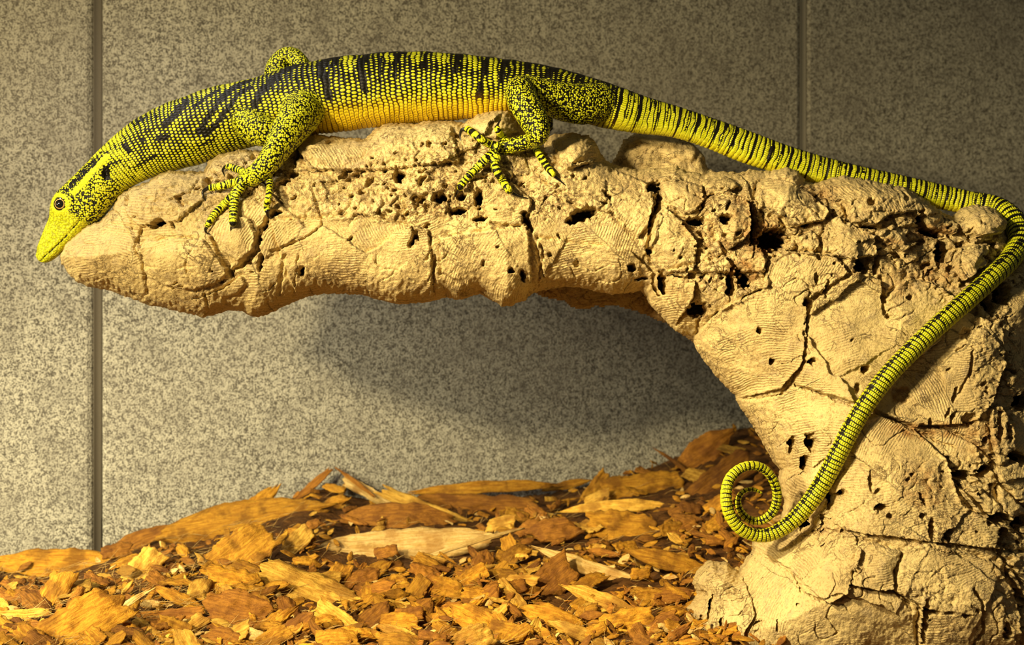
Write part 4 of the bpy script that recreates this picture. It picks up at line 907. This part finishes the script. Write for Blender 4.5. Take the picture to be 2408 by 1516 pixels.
# each hand placed chip: name, label, x, y, length, width (photo px), angle, lean, material, shape, lift px
HERO = [
 ('wood_chip','long flat orange wood slab at the far left against the wall',150,1332,345,66,-1,62,0,'leaf',10),
 ('wood_chip','upright yellow wood chip leaning right beside the long orange slab',335,1340,112,58,52,70,1,'slab',10),
 ('wood_chip','narrow orange chip pointing up like a finger in front of the wall',592,1212,178,44,50,70,0,'splinter',22),
 ('wood_chip','wide smooth brown slab lying behind the pointing chip',575,1222,400,84,9,70,0,'leaf',6),
 ('wood_chip','thick golden block chip below the pointing chip',578,1303,140,92,38,60,0,'slab',14),
 ('wood_chip','large striped golden chip slanting down to the right, left of centre',715,1380,232,80,-20,58,1,'slab',12),
 ('wood_chip','golden chip with a round end tucked left of the large striped chip',550,1372,130,62,-8,55,0,'slab',12),
 ('wood_chip','dark brown square chip below the round ended golden chip',560,1450,150,100,-10,62,2,'slab',10),
 ('wood_chip','large plain golden slab at the lower left of the litter',190,1478,235,105,32,64,0,'slab',10),
 ('wood_chip','tall tan chip standing in the shadow below the long orange slab',125,1405,125,52,66,72,0,'slab',12),
 ('wood_chip','small brown ridge chip right of the wall seam',330,1272,175,38,22,60,2,'leaf',4),
 ('wood_chip','thin brown stick leaning up to the peak of the litter',735,1140,110,18,42,60,2,'splinter',12),
 ('wood_chip','bright notched stick sloping down right from the litter peak',865,1160,130,25,-28,70,3,'slab',12),
 ('wood_chip','thin dark stick crossing behind the bright notched stick',835,1135,120,9,-35,60,2,'splinter',10),
 ('wood_chip','long bright yellow fibrous plank in the middle of the litter',950,1280,430,74,3,58,3,'splinter',24),
 ('wood_chip','pale thin splinter ending in a point right of the fibrous plank',1085,1292,300,11,17,60,3,'splinter',30),
 ('wood_chip','dark brown flat chip above the fibrous plank',935,1222,270,56,-1,66,2,'leaf',8),
 ('wood_chip','golden slanting chip behind the fibrous plank',1000,1196,230,32,-22,66,1,'slab',10),
 ('wood_chip','long thin orange strip lying against the wall foot in the centre',1140,1150,340,26,3,70,0,'splinter',6),
 ('wood_chip','wide dark brown slab under the long orange strip',1120,1184,260,44,-2,70,2,'slab',4),
 ('wood_chip','curved thin orange strip right of the wall foot strip',1330,1142,120,18,12,70,0,'splinter',10),
 ('wood_chip','upright tan chip leaning right beside the square slab',1395,1152,96,28,52,75,0,'slab',10),
 ('wood_chip','large square tan slab under the wall, left of the cork log',1510,1148,190,62,6,72,0,'slab',10),
 ('wood_chip','long thin tan plank under the large square slab',1450,1196,260,26,3,66,1,'splinter',8),
 ('wood_chip','broad tan chip below the long thin tan plank',1462,1238,155,66,-4,62,0,'slab',8),
 ('wood_chip','brown wedge chip left of the broad tan chip',1305,1252,118,56,6,58,2,'leaf',8),
 ('wood_chip','dark curved chip heaped at the back right by the cork log',1655,1062,165,58,32,70,2,'leaf',8),
 ('wood_chip','large dark orange slab beside the cork log at the back',1690,1130,180,60,34,66,2,'slab',10),
 ('wood_chip','thin stick lying over the back right heap',1590,1095,130,9,-38,60,2,'splinter',18),
 ('wood_chip','long bright diagonal splinter right of the centre',1412,1343,325,34,-18,60,3,'splinter',34),
 ('wood_chip','dark rust coloured block under the diagonal splinter',1298,1366,118,78,38,60,2,'slab',8),
 ('wood_chip','striped golden chip below the diagonal splinter',1412,1412,182,34,-20,60,1,'splinter',12),
 ('wood_chip','long orange chip sloping down to the cork base',1568,1322,200,40,-14,66,0,'splinter',12),
 ('wood_chip','small orange leaf shaped chip below the fibrous plank',886,1342,76,32,32,62,0,'leaf',12),
 ('wood_chip','small orange triangular chip right of the leaf shaped chip',926,1372,64,36,8,62,0,'slab',10),
 ('wood_chip','rounded light orange chip in the lower centre',1052,1384,76,42,-12,58,0,'slab',10),
 ('wood_chip','slim golden chip leaning down right in the lower centre',1205,1402,96,26,-48,62,1,'slab',12),
 ('wood_chip','flat orange chip with one corner raised, lower centre',1120,1405,70,36,-8,60,0,'slab',10),
 ('wood_chip','broad orange chip near the bottom centre',1120,1462,135,62,-24,58,0,'leaf',8),
 ('wood_chip','bright yellow chunk at the bottom edge, centre',1115,1505,84,60,20,60,1,'slab',10),
 ('wood_chip','narrow pale yellow strip near the bottom edge, centre left',940,1492,112,26,-18,64,1,'splinter',12),
 ('wood_chip','pale yellow strip near the bottom edge, centre right',1360,1492,150,30,-22,64,1,'splinter',12),
 ('wood_chip','rounded tan chip near the bottom, right of centre',1300,1452,150,48,-14,58,0,'leaf',8),
 ('wood_chip','tan shredded chip left of the cork base',1475,1462,125,58,12,58,0,'slab',8),
 ('wood_chip','small pale parallelogram chip at the bottom left of centre',602,1497,64,24,-16,62,3,'slab',12),
 ('wood_chip','small golden chip hanging under the shadow at lower left',338,1482,70,34,-30,62,1,'slab',10),
 ('wood_chip','yellow splintered strip at the left edge of the litter',45,1446,150,22,4,62,1,'splinter',10),
 ('wood_chip','orange stick sloping right above the dark square chip',425,1412,150,26,-22,62,0,'splinter',12),
 ('wood_chip','brown stick below the sloping orange stick',400,1446,150,28,6,62,2,'slab',10),
 ('wood_chip','pale thin splinter beside the brown stick',405,1458,112,9,-6,62,3,'splinter',16),
 ('wood_twig','forked pale twig lying across the lower left litter',275,1445,190,16,36,62,3,'splinter',26),
 ('wood_chip','small yellow chip catching light in the lower left',455,1470,66,34,36,62,1,'slab',12),
 ('wood_chip','golden chip standing on its edge near the lower left centre',468,1388,56,42,60,66,1,'slab',10),
 ('wood_chip','golden fibrous chip at the lower centre left',790,1460,120,50,-32,58,1,'slab',10),
 ('wood_chip','short yellow chip above the fibrous plank on the left',700,1275,80,40,45,62,1,'slab',14),
 ('wood_chip','tan triangular chip right of the large striped chip',800,1352,60,44,60,62,0,'slab',10),
]
placed = []
def put_chip(nm, me, loc, M3, **pr):
    o = bpy.data.objects.new(nm, me); COL.objects.link(o)
    o.matrix_world = Matrix.Translation(loc) @ M3.to_4x4()
    for k, v in pr.items(): o[k] = v
    return o
for i, (nm, lb, px, py, Lp, Wp, an, lean, mt, shp, lift) in enumerate(HERO):
    x, y, z = bed_hit(px, py); k = S*(CD+y)
    Lm = Lp*k; Wm = Wp*k*1.12; T = min(0.0065, 0.16*Wm+0.0015)
    v, f = chip_arrays(Lm, Wm, T, 900+i, shp); me_ = mesh_np('wood_chip', v, f, M_CHIP[mt]); attr(me_, 'seed', np.full(len(v), (i*0.377) % 1))
    # sit so that the picture centre lands where the photo has it and the chip comes forward off the slope
    yy = y-0.004-0.5*Wm*math.cos(math.radians(lean)); kk_ = S*(CD+yy)
    yy -= 0.003+lift*0.0003; kk_ = S*(CD+yy); loc = Vector(((px-1204)*kk_, yy, ZC+(758-py)*kk_+lift*0.10*S))
    put_chip(nm, me_, loc, basis(an, math.radians(lean), 0), label=lb, category='wood chip' if nm == 'wood_chip' else 'twig')
    placed.append((px, py, Lp))
def on_hero(px, py, f=0.5):
    for h in HERO:
        a = math.radians(h[6]); dx, dy = px-h[2], -(py-h[3]); u = dx*math.cos(a)+dy*math.sin(a); v = -dx*math.sin(a)+dy*math.cos(a)
        if abs(u) < h[4]*f and -h[5]*f-8 < v < h[5]*f: return True
    return False
# repeats: mid sized chips strewn over the bed, copies of a dozen prototypes
rc = random.Random(77); protos = []
for i in range(20):
    shp = rc.choice(['slab', 'slab', 'leaf', 'splinter']); mt = [0, 2, 0, 1, 0, 2][i % 6]
    Lm = rc.uniform(.014, .030); Wm = Lm*rc.uniform(.28, .62) if shp != 'splinter' else Lm*rc.uniform(.12, .25)
    v, f = chip_arrays(Lm, Wm, rc.uniform(.0018, .0042), 300+i, shp)
    me_ = mesh_np('wood_chip', v, f, M_CHIP[mt]); attr(me_, 'seed', np.full(len(v), (i*0.61) % 1)); protos.append((me_, mt, shp, Lm))
COLN = ['orange', 'yellow', 'dark brown', 'pale']
SHN = {'slab': 'blocky', 'leaf': 'leaf shaped', 'splinter': 'slim'}
def zone(px, py):
    h_ = 'far left' if px < 330 else 'left' if px < 660 else 'left of centre' if px < 950 else 'centre' if px < 1250 else 'right of centre' if px < 1500 else 'right'
    v_ = 'back' if py < 1260 else 'middle' if py < 1390 else 'front'
    return h_, v_
c = 0; tries = 0
while c < 240 and tries < 9000:
    tries += 1
    px = rc.uniform(-10, 1740); lo = np.interp(px, RP[:, 0], RP[:, 1])
    py = lo+8+(1530-lo)*rc.random()**0.9
    if py > 1530: continue
    if px > 1600 and py > 1300: continue
    if on_hero(px, py) and rc.random() < 0.85: continue
    x, y, z = bed_hit(px, py); me_, mt, shp, Lm = rc.choice(protos)
    lean = math.radians(rc.uniform(15, 70)); Mx = basis(rc.gauss(0, 32), lean, rc.uniform(-.35, .35))
    loc = Vector((x, y-0.002, z+0.0015+rc.random()*0.0045))
    if y < -0.20: continue
    hi = min(range(len(HERO)), key=lambda q: math.hypot(HERO[q][2]-px, 1.6*(HERO[q][3]-py))+1000*(HERO[q][0] != 'wood_chip'))
    short = HERO[hi][1]
    for cut in (' against', ' leaning', ' pointing', ' lying', ' below', ' slanting', ' with', ' at the', ' standing', ' right of', ' sloping', ' crossing', ' in the', ' ending', ' above', ' behind', ' under', ' beside', ' heaped', ' over', ' left of', ' near', ' hanging', ' catching', ' tucked'):
        short = short.split(cut)[0]
    ddx, ddy = px-HERO[hi][2], 1.6*(py-HERO[hi][3])
    rel = ('right of' if ddx > 0 else 'left of') if abs(ddx) > abs(ddy) else ('below' if ddy > 0 else 'above')
    if abs(ddx) < HERO[hi][4]*0.35 and abs(ddy) < 22: rel = 'on top of'
    size = 'small' if Lm < 0.019 else 'medium' if Lm < 0.026 else 'larger'
    pose = 'steep' if lean > math.radians(52) else 'flat' if lean < math.radians(30) else 'tilted'
    lb_ = '%s %s %s %s chip %s the %s' % (size, pose, SHN[shp], COLN[mt], rel, short)
    put_chip('wood_chip', me_, loc, Mx, label=lb_, category='wood chip', group='%s chips %s the %s' % (COLN[mt], rel, short))
    c += 1
# the uncountable rest: crumbs, shreds and fibres
def merged(items, name, mat, **pr):
    Vs = []; Fs = []; Sd = []; n = 0
    for v, f, sd in items: Vs.append(v); Fs.append(f+n); Sd.append(np.full(len(v), sd)); n += len(v)
    me_ = mesh_np(name, np.vstack(Vs), np.vstack(Fs), mat); attr(me_, 'seed', np.concatenate(Sd)); return link(name, me_, **pr)
crumbs = [[], [], [], []]; lib = []
for i in range(16):
    Lm = rc.uniform(.005, .014); lib.append(chip_arrays(Lm, Lm*rc.uniform(.14, .6), rc.uniform(.0005, .0015), 600+i, rc.choice(['slab', 'leaf', 'splinter', 'splinter'])))
for i in range(6800):
    px = rc.uniform(-700, 1850); lo = np.interp(px, RP[:, 0], RP[:, 1]); py = lo+3+(1680-lo)*rc.random()**0.85
    x, y, z = bed_hit(px, py)
    if y < -0.295 or (on_hero(px, py, .48) and rc.random() < 0.8): continue
    M3 = np.array(basis(rc.gauss(0, 40), math.radians(rc.uniform(0, 70)), rc.uniform(-.6, .6)))
    v, f = rc.choice(lib); v2 = v @ M3.T+np.array([x, min(y+rc.uniform(-.003, .003), float(wall_y(x))-0.008), z+rc.uniform(-.001, .0045)])
    crumbs[rc.choice([0, 0, 0, 0, 1, 2, 2, 2, 2, 3])].append((v2, f, rc.random()))
names = ['orange crumbs and shreds of wood filling the litter between larger chips', 'yellow shreds of wood scattered between the larger chips', 'dark brown crumbs of bark and wood between the chips', 'pale slivers of wood scattered thinly over the litter']
for k in range(4): merged(crumbs[k], 'wood_shreds', M_CHIP[k], kind='stuff', label=names[k], category='litter')
fib = []
for i in range(1500):
    px = rc.choice([rc.uniform(0, 700), rc.uniform(-50, 1650)]); lo = np.interp(px, RP[:, 0], RP[:, 1]); py = lo+12+(1540-lo)*rc.random()
    x, y, z = bed_hit(px, py); a = rc.gauss(0.3, .9); Ln = rc.uniform(.006, .028); r0 = rc.uniform(.00010, .00026)
    m = 7; t = np.linspace(-.5, .5, m); bend = rc.uniform(-.4, .4); up_ = rc.uniform(-.15, .5)
    C = np.stack([x+Ln*t*math.cos(a), y-0.003+Ln*t*math.sin(a)*0.6, z+0.003+Ln*(up_*t+bend*t*t)+Ln*max(0, math.sin(a))*0.3*t], 1)
    T = np.gradient(C, axis=0); T /= np.linalg.norm(T, axis=1)[:, None]; A = np.cross(T, [0.1, 0.2, 1]); A /= np.linalg.norm(A, axis=1)[:, None]; B = np.cross(T, A)
    rr_ = (r0*(1-0.8*np.abs(2*t)**2))[:, None]; Vv = np.stack([C+A*rr_, C-A*rr_*.5+B*rr_*.87, C-A*rr_*.5-B*rr_*.87], 1).reshape(-1, 3)
    I = np.arange(m*3).reshape(m, 3); Jx = np.roll(I, -1, 1)
    F = np.stack([I[:-1], Jx[:-1], Jx[1:], I[1:]], -1).reshape(-1, 4)
    fib.append((Vv, F, rc.random()))
merged(fib, 'wood_fibres', M_CHIP[3], kind='stuff', label='fine pale hair-like wood fibres sticking out of the litter', category='litter')
